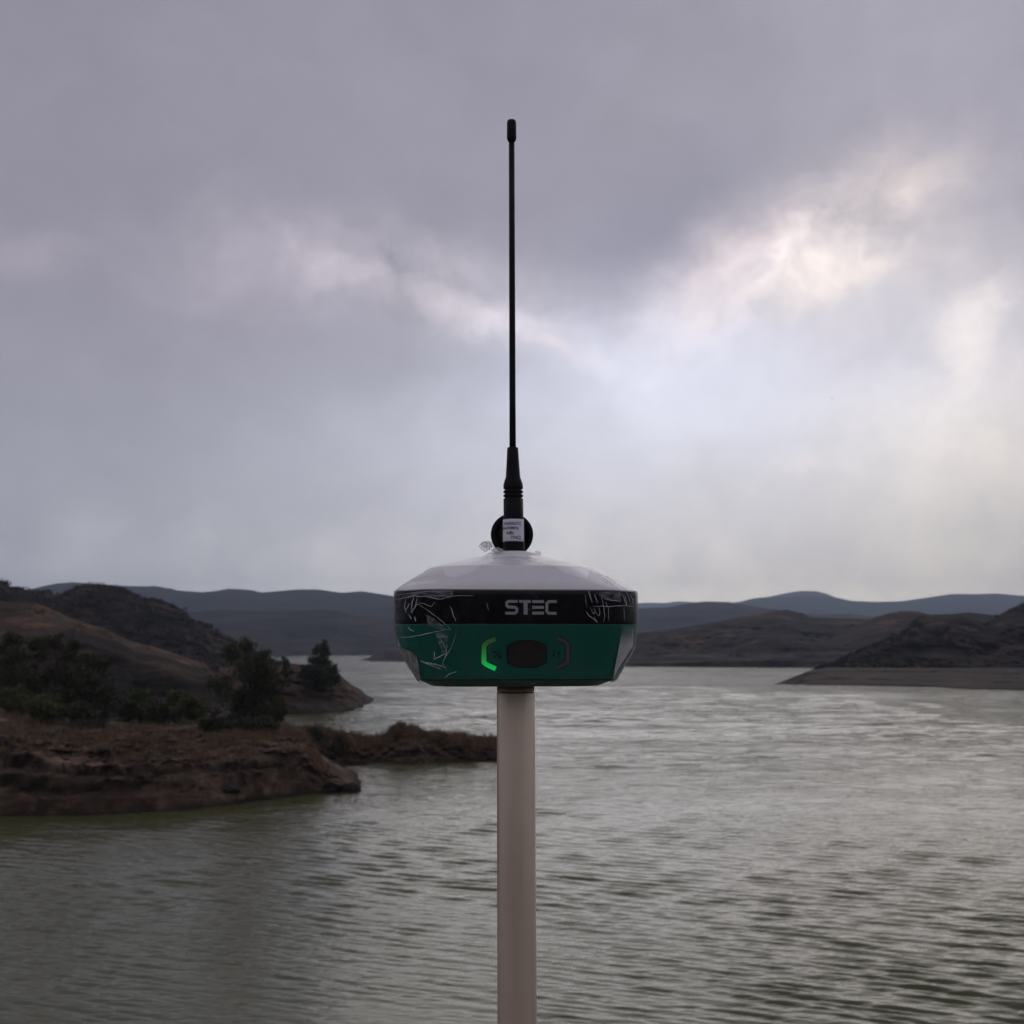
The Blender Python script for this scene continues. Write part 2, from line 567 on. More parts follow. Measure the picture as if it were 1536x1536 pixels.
def landform(name, x0, x1, step, base, crest, base_dist, crest_dist, mat, label=None, back=None, rows=60, prof=None,
             base_z=None, rough=1.0, nscale=0.1, seed=1, rdg=0.5, hjit=0.0, crest_rough=0.25):
    """base: waterline rows (px, py) when base_z is None, else ignored; crest: skyline rows (px, py)."""
    px = np.arange(x0, x1 + step, step, dtype=float)
    px = np.concatenate([px[(px < -60)][::9], px[(px >= -60) & (px <= 1600)], px[px > 1600][::9]])
    NC[name + str(seed)] = len(px)
    vy = np.vectorize(yshore)
    Yb = vy(interp(base, px)) if base_z is None else interp(base_dist, px)
    zb = np.full_like(px, -0.6) if base_z is None else interp(base_z, px)
    Yc = interp(crest_dist, px) if isinstance(crest_dist, list) else Yb + crest_dist
    pyc = interp(crest, px)
    zc = EYE + Yc * np.tan(PITCH + np.arctan((768 - pyc) / F))
    if base_z is None:
        Yb = Yb + 0.0
    prof = prof or [(0, 0), (1, 1)]
    s = np.linspace(0, 1, rows)
    pa = np.array(prof, float)
    ps = np.interp(s, pa[:, 0], pa[:, 1])
    Y = Yb[None] + s[:, None] * (Yc - Yb)[None]
    Z = zb[None] + ps[:, None] * (zc - zb)[None]
    kx = (px - 768) / F * math.cos(PITCH)
    # back side
    nb = max(10, rows // 6)
    sb = np.linspace(0, 1, nb + 1)[1:]
    bd = back if back else (Yc - Yb).mean() * 0.9
    Yk = Yc[None] + sb[:, None] * bd
    Zk = zc[None] + (np.minimum(-1.0, zb)[None] - 1 - zc[None]) * (sb[:, None] ** 1.4)
    Y = np.concatenate([Y, Yk])
    Z = np.concatenate([Z, Zk])
    # beyond the frame each landform runs down into the water instead of ending in a cut face
    ramp = np.ones_like(px)
    if x0 < -200:
        ramp *= np.clip((px - x0) / (0.35 * (-60 - x0)), 0, 1)
    if x1 > 1650:
        ramp *= np.clip((x1 - px) / (0.35 * (x1 - 1600)), 0, 1)
    ramp = ramp * ramp * (3 - 2 * ramp)
    low_ = np.minimum(Z, -1.5)
    Z = low_ + (Z - low_) * ramp[None]
    X = kx[None] * Y
    hh = np.maximum(zc - zb, 0.01)
    env = np.concatenate([np.clip(np.sin(np.pi * np.clip(s, 0, 1) ** 0.8), 0, 1) + crest_rough * s, np.full(nb, 0.8) * (1 - sb) + 0.2])[:, None]
    n = fbm(X * nscale, Y * nscale, seed, 6, 0.55)
    rg = ridged(X * nscale * 0.7 + 9, Y * nscale * 0.7, seed + 30, 5) - 0.62
    amp = rough * (np.minimum(1, hh / hh.max() * 2.0) * ramp)[None]
    Z = Z + env * amp * ((1 - rdg) * n + rdg * 1.6 * rg)
    Yo = Y + hjit * env * fbm(X * nscale * 2.2, Z * nscale * 4.0 + Y * nscale, seed + 5, 5, 0.6)
    # every point of the skyline keeps its place; the waterline wanders a little
    X = kx[None] * Yo
    V = np.stack([X, Yo, Z], -1)
    o = grid_mesh(name, V, mat)
    tag(o, label, None, None, 'structure')
    return o


# near rocky bank on the left
bank = landform('near_bank', -1500, 546, 1.0,
         [(-600, 1238), (0, 1226), (120, 1225), (200, 1222), (300, 1216), (370, 1206), (430, 1197), (490, 1190), (546, 1183)],
         [(-600, 1050), (0, 1072), (100, 1084), (200, 1091), (300, 1090), (430, 1090), (462, 1100), (478, 1130), (488, 1147), (500, 1157), (512, 1165), (524, 1173), (538, 1180), (546, 1185)],
         None, [(-600, 98), (300, 102), (430, 103), (462, 100), (480, 92), (496, 88), (546, 86)], M_bank, 'layered brown mudstone bank in the left foreground', back=45, rows=170,
         prof=[(0, 0), (0.01, 0.10), (0.03, 0.20), (0.035, 0.34), (0.07, 0.42), (0.08, 0.58), (0.13, 0.63), (0.14, 0.78), (0.22, 0.84), (0.30, 0.86), (0.32, 0.93), (0.6, 0.95), (1, 1)],
         rough=1.25, nscale=0.36, seed=3, hjit=2.4, rdg=0.4)
spit = landform('spit', 395, 796, 0.9,
         [(395, 1150), (440, 1149), (560, 1144), (600, 1147), (630, 1148), (700, 1143), (796, 1140)],
         [(395, 1092), (440, 1095), (480, 1090), (520, 1099), (560, 1105), (578, 1104), (588, 1092), (600, 1086), (628, 1093), (640, 1101), (664, 1099), (700, 1104), (745, 1107), (775, 1112), (790, 1130), (796, 1141)],
         None, 5.5, M_spit, 'low reddish brown spit crossing behind the pole', back=5, rows=80,
         prof=[(0, 0), (0.05, 0.2), (0.25, 0.45), (0.5, 0.8), (1, 1)], rough=0.8, nscale=0.6, seed=8, hjit=1.3)
point = landform('wooded_point', 330, 573, 0.9,
         [(330, 1075), (420, 1073), (500, 1070), (530, 1067), (552, 1060), (566, 1056), (573, 1053)],
         [(330, 1000), (400, 1000), (430, 995), (470, 998), (505, 1008), (530, 1028), (550, 1042), (565, 1050), (573, 1053)],
         None, 22, M_point, 'reddish earth point beyond the spit with one tree', back=18, rows=80,
         prof=[(0, 0), (0.1, 0.2), (0.35, 0.5), (0.7, 0.85), (1, 1)], rough=1.5, nscale=0.16, seed=13, hjit=2.2)
slope = landform('red_slope', -1700, 345, 1.2, None,
         [(-700, 860), (-300, 885), (0, 903), (50, 904), (75, 914), (110, 929), (150, 941), (190, 960), (240, 973), (280, 986), (310, 996), (325, 1015), (345, 1060)],
         [(-700, 96), (345, 106)], [(-700, 235), (345, 215)], M_slope, 'dull red slope above the rocky bank', back=40, rows=110,
         base_z=[(-700, 3.4), (345, 1.5)], prof=[(0, 0), (0.25, 0.12), (0.5, 0.3), (0.75, 0.62), (0.9, 0.86), (1, 1)],
         rough=3.2, nscale=0.055, seed=21, hjit=2.0, crest_rough=0.1)
outc = landform('dark_outcrop', 60, 352, 1.0, None,
         [(60, 958), (95, 946), (112, 941), (130, 943), (160, 955), (190, 968), (205, 978), (240, 984), (262, 990), (290, 1002), (312, 1012), (330, 1030), (352, 1062)],
         [(60, 112), (352, 118)], [(60, 168), (352, 160)], M_hill, 'dark rocky outcrop in front of the dull red slope', back=40, rows=80,
         base_z=[(60, 2.5), (352, 1.0)], prof=[(0, 0), (0.3, 0.12), (0.55, 0.45), (0.7, 0.8), (1, 1)],
         rough=2.2, nscale=0.07, seed=24, hjit=2.5, crest_rough=0.15)
hill = landform('dark_hill', -1900, 430, 1.0, None,
         [(-800, 850), (-200, 862), (-20, 866), (4, 873), (10, 880), (24, 880), (42, 888), (55, 886), (72, 888), (79, 894), (98, 885), (118, 877), (140, 876), (152, 877), (182, 880), (205, 893), (214, 897), (225, 895), (240, 900), (258, 907), (280, 920), (290, 931), (310, 935), (323, 949), (345, 959), (380, 976), (410, 990), (430, 1003)],
         [(-800, 260), (430, 290)], [(-800, 400), (430, 400)], M_hill, 'dark scrub covered hill on the left skyline', back=120, rows=110,
         base_z=[(-800, 4), (300, 2), (430, -0.5)], prof=[(0, 0), (0.3, 0.25), (0.6, 0.6), (0.85, 0.9), (1, 1)],
         rough=6.5, nscale=0.036, seed=33, hjit=5, crest_rough=0.10)
small = landform('small_spit', 538, 900, 1.5,
         [(538, 990.5), (560, 992), (900, 993)],
         [(538, 990.5), (552, 987), (565, 981), (590, 978), (620, 979), (700, 984), (860, 986), (900, 993)],
         None, 30, M_far, 'low dark spit left of the receiver on the far water', back=30, rows=20, rough=0.8, nscale=0.03, seed=41)
farh = landform('far_shore', 640, 1340, 1.5,
         [(640, 999), (940, 999.5), (1200, 1001), (1340, 1002)],
         [(640, 970), (900, 955), (945, 950), (1003, 945), (1066, 934), (1132, 925), (1181, 920.5), (1215, 926), (1273, 927), (1340, 930)],
         None, 240, M_far, 'brown scrub hills along the middle far shore', back=250, rows=90,
         prof=[(0, 0), (0.01, 0.12), (0.12, 0.17), (0.25, 0.3), (0.5, 0.5), (0.75, 0.8), (1, 1)], rough=13, nscale=0.016, seed=47, hjit=14, crest_rough=0.06)
farh2 = landform('far_shore_ridge', 1170, 2600, 2.5,
         [(1170, 1001.5), (1700, 1004)],
         [(1170, 990), (1215, 972), (1260, 950), (1314, 926), (1340, 919), (1355, 916.5), (1376, 917), (1397, 922), (1430, 921), (1455, 918.5), (1496, 923), (1700, 915)],
         None, 140, M_far, 'brown ridge behind the right peninsula', back=200, rows=70,
         prof=[(0, 0), (0.02, 0.12), (0.3, 0.3), (0.6, 0.6), (1, 1)], rough=7, nscale=0.014, seed=52, hjit=6, crest_rough=0.06)
terr = landform('right_peninsula', 1160, 2900, 1.2,
         [(1160, 1026.5), (1200, 1027), (1300, 1029), (1400, 1031), (1450, 1034), (1536, 1036), (2100, 1045)],
         [(1160, 1026.6), (1172, 1023), (1190, 1015), (1210, 1006.5), (1240, 1001), (1536, 1002), (2100, 1003)],
         None, [(1160, 307), (1190, 322), (1215, 340), (1240, 360), (1536, 345), (2100, 320)], M_terr, 'flat eroded shore terrace of the right peninsula', back=30, rows=70,
         prof=[(0, 0), (0.02, 0.2), (0.2, 0.4), (0.23, 0.55), (0.6, 0.78), (0.63, 0.9), (1, 1)], rough=0.8, nscale=0.08, seed=61, hjit=3)
rh = landform('right_hill', 1222, 2900, 1.2, None,
         [(1222, 1003), (1235, 999), (1258, 990), (1282, 979), (1310, 967), (1334, 956), (1365, 944), (1391, 935), (1420, 927), (1440, 924), (1460, 928), (1478, 934), (1490, 929), (1505, 920), (1521, 912), (1536, 907), (1700, 890), (2100, 900)],
         [(1222, 345), (2100, 325)], [(1222, 385), (1300, 400), (1536, 420), (2100, 420)], M_right, 'dark scrub hill rising on the right edge', back=150, rows=110,
         base_z=[(1222, 2.2), (2100, 2.5)], prof=[(0, 0), (0.2, 0.12), (0.5, 0.42), (0.8, 0.8), (1, 1)],
         rough=8, nscale=0.036, seed=66, hjit=8, crest_rough=0.06)
MT = [
    ('mountain', -2200, 900, [(-900, 905), (0, 893), (40, 884), (60, 879), (80, 875), (105, 873), (130, 875), (185, 879), (228, 880), (262, 886), (300, 889), (345, 885), (392, 889), (440, 884.5), (474, 884), (510, 889), (541, 887), (582, 893), (620, 900), (760, 915), (900, 925)], 1500, 2600, 'blue grey mountain ridge left of the receiver'),
    ('foothill', -1800, 900, [(-500, 930), (200, 922), (260, 921), (330, 914), (400, 917), (450, 915), (505, 915), (535, 926), (600, 928), (700, 945), (900, 955)], 1000, 1500, 'purplish brown foothill below the left mountain ridge'),
    ('foothill', 100, 540, [(100, 900), (260, 925), (300, 934), (345, 952), (375, 961), (412, 969), (440, 979), (470, 985), (540, 988)], 880, 1080, 'low dark foothill behind the big lakeside tree'),
    ('mountain', 640, 1330, [(640, 925), (870, 918), (952, 913), (1003, 911), (1040, 904), (1061, 902), (1095, 903), (1148, 912), (1190, 919), (1330, 930)], 1300, 2300, 'dark blue hump shaped mountain right of the receiver'),
    ('mountain', 900, 2900, [(900, 925), (1050, 912), (1107, 905), (1150, 899), (1200, 894), (1240, 895), (1273, 901), (1314, 903), (1355, 902), (1397, 896), (1430, 891), (1470, 891), (1500, 890), (1536, 893), (1800, 885), (2200, 895)], 3000, 4700, 'long slate blue mountain ridge on the right'),
    ('mountain', 1000, 1500, [(1000, 925), (1107, 903), (1157, 895), (1190, 888), (1206, 886), (1228, 886.5), (1245, 891), (1256, 896), (1300, 905), (1400, 915), (1500, 925)], 5000, 6300, 'pale blue rounded peak behind the right ridge'),
    ('mountain', 820, 1200, [(820, 925), (900, 912), (966, 904), (1000, 904), (1020, 901.5), (1050, 904), (1200, 915)], 6500, 7500, 'faint farthest hills just right of the receiver'),
]
for i, (nm, x0, x1, cr, d0, d1, lab) in enumerate(MT):
    landform(nm, x0, x1, 3.0, None, cr, [(x0, d0), (x1, d0)], [(x0, d1), (x1, d1)], M_mtn, lab, back=(d1 - d0) * 0.8, rows=44,
             base_z=[(x0, -1.5), (x1, -1.5)], prof=[(0, 0), (0.2, 0.08), (0.5, 0.35), (0.8, 0.75), (1, 1)],
             rough=d1 * 0.018, nscale=9.0 / d1, seed=80 + i * 7, hjit=d1 * 0.01, crest_rough=0.05, rdg=0.6)

# lake bed / surrounding land so that nothing floats when seen from the side
gm = simple('lake_bed', (0.05, 0.045, 0.035), 0.9, nscale=0.05)
bed = mesh_obj('lake_bed', [(-8200, -8200, -2), (8200, -8200, -2), (8200, 8200, -2), (-8200, 8200, -2)], [(0, 1, 2, 3)], gm)
tag(bed, 'lake bed under the water', None, None, 'structure')


def box_mesh(name, x0, x1, y0, y1, z0, z1, mat, parent=None, bev=0.0):
    bm = bmesh.new()
    bmesh.ops.create_cube(bm, size=1)
    for v in bm.verts:
        v.co = Vector((x0 + (v.co.x + .5) * (x1 - x0), y0 + (v.co.y + .5) * (y1 - y0), z0 + (v.co.z + .5) * (z1 - z0)))
    if bev:
        bmesh.ops.bevel(bm, geom=bm.edges[:], offset=bev, segments=2, affect='EDGES')
    me = bpy.data.meshes.new(name)
    bm.to_mesh(me)
    bm.free()
    return link(name, me, mat, parent, False)


M_conc = simple('dam_concrete', (0.26, 0.25, 0.23), 0.85, var=0.25, nscale=1.3, bump=0.5, bscale=60)
dam = box_mesh('dam_crest', -80, 80, -7, 1.7, -1.5, EYE - 1.62, M_conc, bev=0.04)
tag(dam, 'concrete dam crest under the survey pole', None, None, 'structure')

gx, gy = np.meshgrid(np.linspace(-420, 420, 140), np.linspace(0, 1, 50))
Yh = -24 - gy * 190
Zh = 6 + 24 * np.clip(gy * 1.3, 0, 1) ** 0.8 * (0.8 + 0.35 * fbm(gx * .01, gy * 3, 71, 4)) + 3 * fbm(gx * .05, Yh * .05, 72, 5) - 10 * np.clip(np.abs(gx) / 420, 0, 1) ** 2
rear = grid_mesh('added_rear_hillside', np.stack([gx, Yh, Zh], -1)[::-1], M_right)  # unseen hillside added to darken what the pole and receiver reflect
tag(rear, 'added unseen scrub hillside behind the dam', None, None, 'structure')

# ------------------------------------------------------------------ vegetation
def leaf_mat(name, c0, c1):
    m, b, bs = new_mat(name)
    geo = b.n('ShaderNodeNewGeometry')
    r = geo.outputs['Random Per Island']
    n = b.noise(geo.outputs['Position'], 0.9, 4, 0.6)
    c = b.mix(b.m('MULTIPLY', b.m('ADD', r, n), 0.5), c0, c1)
    b.put(bs.inputs['Base Color'], c)
    bs.inputs['Roughness'].default_value = 0.7
    bs.inputs['Specular IOR Level'].default_value = 0.2
    return m


L_dark = leaf_mat('dark_leaves', (0.030, 0.033, 0.014), (0.095, 0.098, 0.040))
L_mid = leaf_mat('olive_leaves', (0.055, 0.058, 0.020), (0.15, 0.145, 0.056))
L_green = leaf_mat('green_leaves', (0.04, 0.07, 0.014), (0.09, 0.13, 0.03))
L_dry = leaf_mat('dry_twigs', (0.105, 0.070, 0.038), (0.28, 0.19, 0.105))
L_scrub = leaf_mat('dark_brown_scrub', (0.012, 0.009, 0.007), (0.040, 0.032, 0.020))
L_gray = leaf_mat('grey_brush', (0.03, 0.03, 0.022), (0.09, 0.085, 0.06))
M_bark = simple('bark', (0.05, 0.04, 0.032), 0.9, nscale=6, bump=0.5, bscale=20)


def tube(path, radii, seg=6):
    vs, fs = [], []
    n = len(path)
    for i, p in enumerate(path):
        t = (path[min(i + 1, n - 1)] - path[max(i - 1, 0)]).normalized()
        ax = t.cross(Vector((0.3, 1, 0.2))).normalized()
        bx = t.cross(ax)
        for k in range(seg):
            a = 2 * math.pi * k / seg
            vs.append(p + (ax * math.cos(a) + bx * math.sin(a)) * radii[i])
    for i in range(n - 1):
        for k in range(seg):
            k2 = (k + 1) % seg
            fs.append((i * seg + k, i * seg + k2, (i + 1) * seg + k2, (i + 1) * seg + k))
    fs.append(tuple(range(seg))[::-1])
    fs.append(tuple((n - 1) * seg + k for k in range(seg)))
    return vs, fs


def leaves_np(centres, radii, n, size, rng, droop=0.2):
    """leaf sized quads spread through clumps"""
    ci = rng.choice(len(centres), n, p=radii ** 2 / (radii ** 2).sum())
    d = rng.randn(n, 3)
    d /= np.linalg.norm(d, axis=1, keepdims=True)
    rr = radii[ci] * (rng.rand(n) ** 0.45)
    c = centres[ci] + d * rr[:, None] * np.array([1, 1, 0.8])
    a = rng.randn(n, 3)
    a /= np.linalg.norm(a, axis=1, keepdims=True)
    b_ = np.cross(a, rng.randn(n, 3))
    b_ /= np.linalg.norm(b_, axis=1, keepdims=True)
    s = size * (0.5 + rng.rand(n))[:, None]
    q = np.stack([c - a * s, c + b_ * s * 0.45, c + a * s, c - b_ * s * 0.45], 1)
    return q.reshape(-1, 3)


def quads_obj(name, V, mat, parent=None):
    n = len(V) // 4
    me = bpy.data.meshes.new(name)
    me.vertices.add(len(V))
    me.vertices.foreach_set('co', V.reshape(-1).astype(np.float32))
    me.loops.add(n * 4)
    me.loops.foreach_set('vertex_index', np.arange(n * 4, dtype=np.int32))
    me.polygons.add(n)
    me.polygons.foreach_set('loop_start', np.arange(0, n * 4, 4, dtype=np.int32))
    me.polygons.foreach_set('loop_total', np.full(n, 4, dtype=np.int32))
    me.update()
    return link(name, me, mat, parent, False)


DG = bpy.context.evaluated_depsgraph_get()


def ground_z(x, y):
    best = -0.5
    for o in (bank, spit, point, slope, outc, hill, terr, rh):
        hit, loc, nor, i = o.ray_cast(Vector((x, y, 200)), Vector((0, 0, -1)))
        if hit and loc.z > best:
            best = loc.z
    return best


def plant(name, px, py_base, py_top, Y, wpx, leaf, label, cat, n=2600, size=0.11, lobes=None, group=None, seed=0, trunk=True, open_=0.0):
    """a tree or bush whose crown spans wpx pixels and stands at row py_base at distance Y"""
    rng = np.random.RandomState(seed + 100)
    rnd = random.Random(seed)
    g = P(px, py_base, Y)
    gz = ground_z(g.x, Y)
    zt = zof(py_top, Y)
    gz = min(gz, g.z + 0.8) if gz > -0.4 else g.z
    gz = max(gz, g.z - 2.5)
    H = max(zt - gz, 0.4)
    Wd = wpx * MPP(py_base, Y)
    root = empty(name, (g.x, Y, gz))
    tag(root, label, cat, group)
    cs, rs = [], []
    lobes = lobes or [(0, 0.62, 0.36), (-0.25, 0.5, 0.27), (0.26, 0.48, 0.28), (0.1, 0.82, 0.2), (-0.15, 0.78, 0.2), (0, 0.3, 0.3)]
    tv, tf = [], []
    base = Vector((0, 0, -0.2))
    if trunk:
        nst = 3
        for k in range(nst):
            lean = Vector((rnd.uniform(-.12, .12) * Wd, rnd.uniform(-.12, .12) * Wd, 0))
            p = [base + lean * t * t + Vector((lean.x * .3 * math.sin(3 * t), 0, H * 0.7 * t)) for t in (0, .25, .5, .75, 1)]
            v, f = tube(p, [H * 0.022 * (1 - 0.8 * t) for t in (0, .25, .5, .75, 1)])
            tf += [tuple(i + len(tv) for i in q) for q in f]
            tv += v
    for (lx, lz, lr) in lobes:
        c = Vector((lx * Wd, rnd.uniform(-.25, .25) * Wd, lz * H))
        R = lr * Wd
        if trunk:
            s0 = Vector((lx * Wd * .15, 0, lz * H * 0.45))
            mid = (s0 + c) / 2 + Vector((0, 0, -0.06 * H))
            v, f = tube([s0, mid, c], [H * 0.012, H * 0.008, H * 0.003], 5)
            tf += [tuple(i + len(tv) for i in q) for q in f]
            tv += v
        for _ in range(14):
            d = rng.randn(3)
            d /= np.linalg.norm(d)
            cs.append(np.array(c) + d * R * (0.15 + 0.65 * rng.rand()) * np.array([1, 1, min(1.3, 0.9 * H / Wd)]))
            rs.append(R * (0.32 + 0.32 * rng.rand()))
    cs, rs = np.array(cs), np.array(rs)
    low = cs[:, 2] < rs * 0.5
    cs[low, 2] = rs[low] * 0.6
    crown = quads_obj('crown', leaves_np(cs, rs, int(n * 1.7), size * 1.15, rng), leaf, root)
    if tv:
        mesh_obj('trunk', tv, tf, M_bark, root)
    return root


LB1 = [(0, 0.5, 0.34), (-0.3, 0.42, 0.22), (0.28, 0.35, 0.25), (-0.12, 0.8, 0.2), (0.14, 0.72, 0.2), (0.33, 0.62, 0.1), (0.05, 0.2, 0.3), (-0.3, 0.68, 0.12)]
LBU = [(-0.10, 0.62, 0.3), (-0.26, 0.84, 0.18), (-0.02, 0.90, 0.15), (0.22, 0.84, 0.08), (0.36, 0.74, 0.06), (0.2, 0.56, 0.26), (0.08, 0.36, 0.26), (-0.28, 0.45, 0.24), (0.3, 0.36, 0.17), (-0.05, 0.15, 0.26), (0.4, 0.5, 0.12), (0.1, 0.12, 0.28), (-0.2, 0.25, 0.24), (0.28, 0.2, 0.18), (0.12, 0.7, 0.2)]
trees = [
    ('tree', 374, 1088, 956, 104, 124, L_dark, 'bushy dark olive tree at the lake edge with ragged top', 'tree', dict(n=11000, lobes=LBU)),
    ('tree', 480, 1010, 956, 186, 44, L_dark, 'lone tall narrow tree on the reddish point', 'tree', dict(n=5000, size=0.16, lobes=[(0.08, .88, .17), (-.08, .76, .2), (.15, .72, .22), (.05, .58, .30), (-.2, .48, .25), (.25, .45, .26), (0, .3, .36), (-.3, .2, .3), (.3, .2, .3), (.45, .12, .25), (-.1, .1, .3)])),
    ('tree', 26, 1088, 928, 112, 96, L_dark, 'dark spreading tree at the left edge of the hillside', 'tree', dict(n=9000, lobes=LB1)),
    ('tree', 90, 1086, 933, 108, 90, L_dark, 'tall black green tree right of the tree at the left edge', 'tree', dict(n=9000, lobes=LB1)),
    ('tree', 136, 1086, 968, 104, 60, L_dark, 'low dark tree leaning out beside the open slope', 'tree', dict(n=6000, lobes=LB1)),
    ('bush', 18, 1092, 1028, 104, 66, L_mid, 'olive bush below the leftmost tree', 'bush', dict(n=4500, size=0.10)),
    ('bush', 212, 1062, 1032, 120, 48, L_green, 'bright green rounded bush on the slope between the trees', 'bush', dict(n=4000, size=0.11)),
    ('bush', 195, 1078, 1050, 108, 40, L_dark, 'dark bush just below the bright green bush', 'bush', dict(n=2500, size=0.10)),
    ('bush', 240, 1082, 1055, 108, 44, L_dark, 'dark bush right of and below the bright green bush', 'bush', dict(n=2500, size=0.10)),
    ('bush', 285, 1088, 1042, 108, 50, L_mid, 'dull olive bush left of the pale boulder', 'bush', dict(n=3500, size=0.10)),
    ('bush', 382, 1094, 1073, 98, 96, L_dark, 'low dark leafy mound under the bushy lake edge tree', 'bush', dict(n=4500, size=0.10, trunk=False, lobes=[(-.3, .4, .16), (-.1, .5, .18), (.1, .5, .18), (.3, .35, .14), (0, .3, .2)])),  # low wide clump of dark leaves beneath the tree
    ('bush', 318, 1096, 1076, 98, 50, L_dark, 'small dark shrub at the foot of the pale boulder', 'bush', dict(n=2500, size=0.09, trunk=False)),
    ('bush', 430, 1004, 988, 184, 18, L_dark, 'small round shrub on the point left of the lone tree', 'bush', dict(n=1500, size=0.14)),
    ('bush', 498, 1014, 993, 182, 26, L_dark, 'low shrub on the point right of the lone tree', 'bush', dict(n=2000, size=0.14)),
    ('bush', 458, 1010, 994, 184, 24, L_dark, 'low shrub touching the left side of the lone tree', 'bush', dict(n=1800, size=0.14)),
    ('bush', 600, 1112, 1084, 108, 26, L_dry, 'dry reddish bush standing on the hump of the spit', 'bush', dict(n=2500, size=0.08)),
    ('bush', 630, 1116, 1095, 108, 26, L_dry, 'dry bush right of the hump of the spit', 'bush', dict(n=1800, size=0.08)),
    ('bush', 664, 1116, 1099, 108, 20, L_dry, 'dry brown bush midway along the spit top', 'bush', dict(n=1500, size=0.08)),
    ('bush', 702, 1116, 1103, 108, 24, L_dry, 'low dry bush on the spit close to the pole', 'bush', dict(n=1500, size=0.08)),
    ('bush', 512, 1108, 1094, 106, 44, L_dry, 'low dry bush where the spit leaves the bank', 'bush', dict(n=2200, size=0.08)),
    ('bush', 470, 1104, 1090, 104, 36, L_gray, 'greyish brush where the bank falls to the spit', 'bush', dict(n=2000, size=0.08)),
    ('bush', 130, 1106, 1086, 98, 60, L_gray, 'grey brush on the shelf below the low dark tree', 'bush', dict(n=2500, size=0.09)),
    ('bush', 30, 1110, 1088, 96, 52, L_dry, 'dry brown bush on the shelf at the left edge', 'bush', dict(n=2500, size=0.09)),
    ('bush', 62, 1092, 1040, 98, 74, L_mid, 'olive bush in front of the tall black green tree', 'bush', dict(n=4500, size=0.10)),
    ('bush', 118, 1094, 1052, 100, 62, L_dark, 'dark bush in front of the low dark tree', 'bush', dict(n=3500, size=0.10)),
    ('bush', 412, 1090, 1040, 103, 40, L_mid, 'olive bush on the right side of the bushy lake edge tree', 'bush', dict(n=3500, size=0.10)),
    ('bush', 262, 1078, 1030, 114, 46, L_mid, 'loose olive bush behind the two dark bushes of the slope', 'bush', dict(n=3000, size=0.11)),
    ('bush', 150, 1072, 1050, 112, 30, L_gray, 'grey shrub at the right foot of the low dark tree', 'bush', dict(n=1800, size=0.10)),
]
for i, (nm, px, pb, pt, Y, w, lf, lab, cat, kw) in enumerate(trees):
    plant(nm, px, pb, pt, Y, w, lf, lab, cat, seed=i + 1, **kw)


def scatter(name, label, mat, spots, nper, size, hgt, kind_shape, seed):
    """grass tufts or low scrub as one uncountable mass"""
    rng = np.random.RandomState(seed)
    out = []
    for (x, y, z, s) in spots:
        if kind_shape == 'grass':
            n = nper
            base = np.stack([x + rng.randn(n) * 0.25 * s, y + rng.randn(n) * 0.25 * s, np.full(n, z - 0.05)], 1)
            tip = base + np.stack([rng.randn(n) * 0.16, rng.randn(n) * 0.16, hgt * s * (0.5 + rng.rand(n))], 1)
            wv = np.stack([np.full(n, size), rng.randn(n) * size * .5, np.zeros(n)], 1)
            q = np.stack([base - wv, base + wv, tip + wv * 0.3, tip - wv * 0.3], 1)
            out.append(q.reshape(-1, 3))
        else:
            n = nper
            cs = np.array([[x, y, z + hgt * s * 0.4], [x + .4 * s * hgt, y, z + hgt * s * .3], [x - .4 * s * hgt, y, z + hgt * s * .3]])
            out.append(leaves_np(cs, np.array([.6, .45, .4]) * hgt * s, n, size * s, rng))
    o = quads_obj(name, np.concatenate(out), mat)
    tag(o, label, None, None, 'stuff')
    return o


def surf_points(o, n, seed, rowmin, rowmax, nrows, ncols, jitter=True):
    rng = np.random.RandomState(seed)
    me = o.data
    co = np.empty(len(me.vertices) * 3, np.float32)
    me.vertices.foreach_get('co', co)
    co = co.reshape(-1, 3)
    R = len(co) // ncols
    G = co[:R * ncols].reshape(R, ncols, 3)
    r = (rng.rand(n) * (rowmax - rowmin) + rowmin) * (nrows - 1)
    c = rng.rand(n) * (ncols - 1)
    return G[r.astype(int), c.astype(int)], rng


def ncols(x0, x1, st):
    return len(np.arange(x0, x1 + st, st, dtype=float))


pts, rg = surf_points(bank, 2600, 1, 0.16, 1.0, 170, NC['near_bank3'])
sp = [(p[0], p[1], p[2], 0.5 + rg.rand()) for p in pts if fbm(np.array(p[0] * .25), np.array(p[1] * .25), 5, 3) > -0.05 and p[2] > 1.5]
scatter('dry_grass', 'dry brown grass and weeds on the rocky bank shelf', L_dry, sp, 9, 0.02, 0.45, 'grass', 2)
pts, rg = surf_points(spit, 1500, 2, 0.35, 1.0, 80, NC['spit8'])
sp = [(p[0], p[1], p[2], 0.4 + 0.8 * rg.rand()) for p in pts]
scatter('dry_grass', 'dry reddish grass and reeds along the top of the spit', L_dry, sp, 9, 0.02, 0.5, 'grass', 3)
pts, rg = surf_points(slope, 2600, 3, 0.0, 0.95, 110, NC['red_slope21'])
sp = [(p[0], p[1], p[2], 0.5 + 1.2 * rg.rand() ** 2) for p in pts if fbm(np.array(p[0] * .05), np.array(p[1] * .05), 9, 3) > -0.08]
scatter('scrub', 'dark low scrub spread over the dull red slope', L_mid, sp, 40, 0.14, 0.9, 'scrub', 4)
pts, rg = surf_points(outc, 700, 13, 0.0, 0.5, 80, NC['dark_outcrop24'])
sp = [(p[0], p[1], p[2], 0.6 + 1.2 * rg.rand() ** 2) for p in pts]
scatter('scrub', 'grey olive scrub at the foot of the dark rocky outcrop', L_gray, sp, 40, 0.13, 0.9, 'scrub', 14)
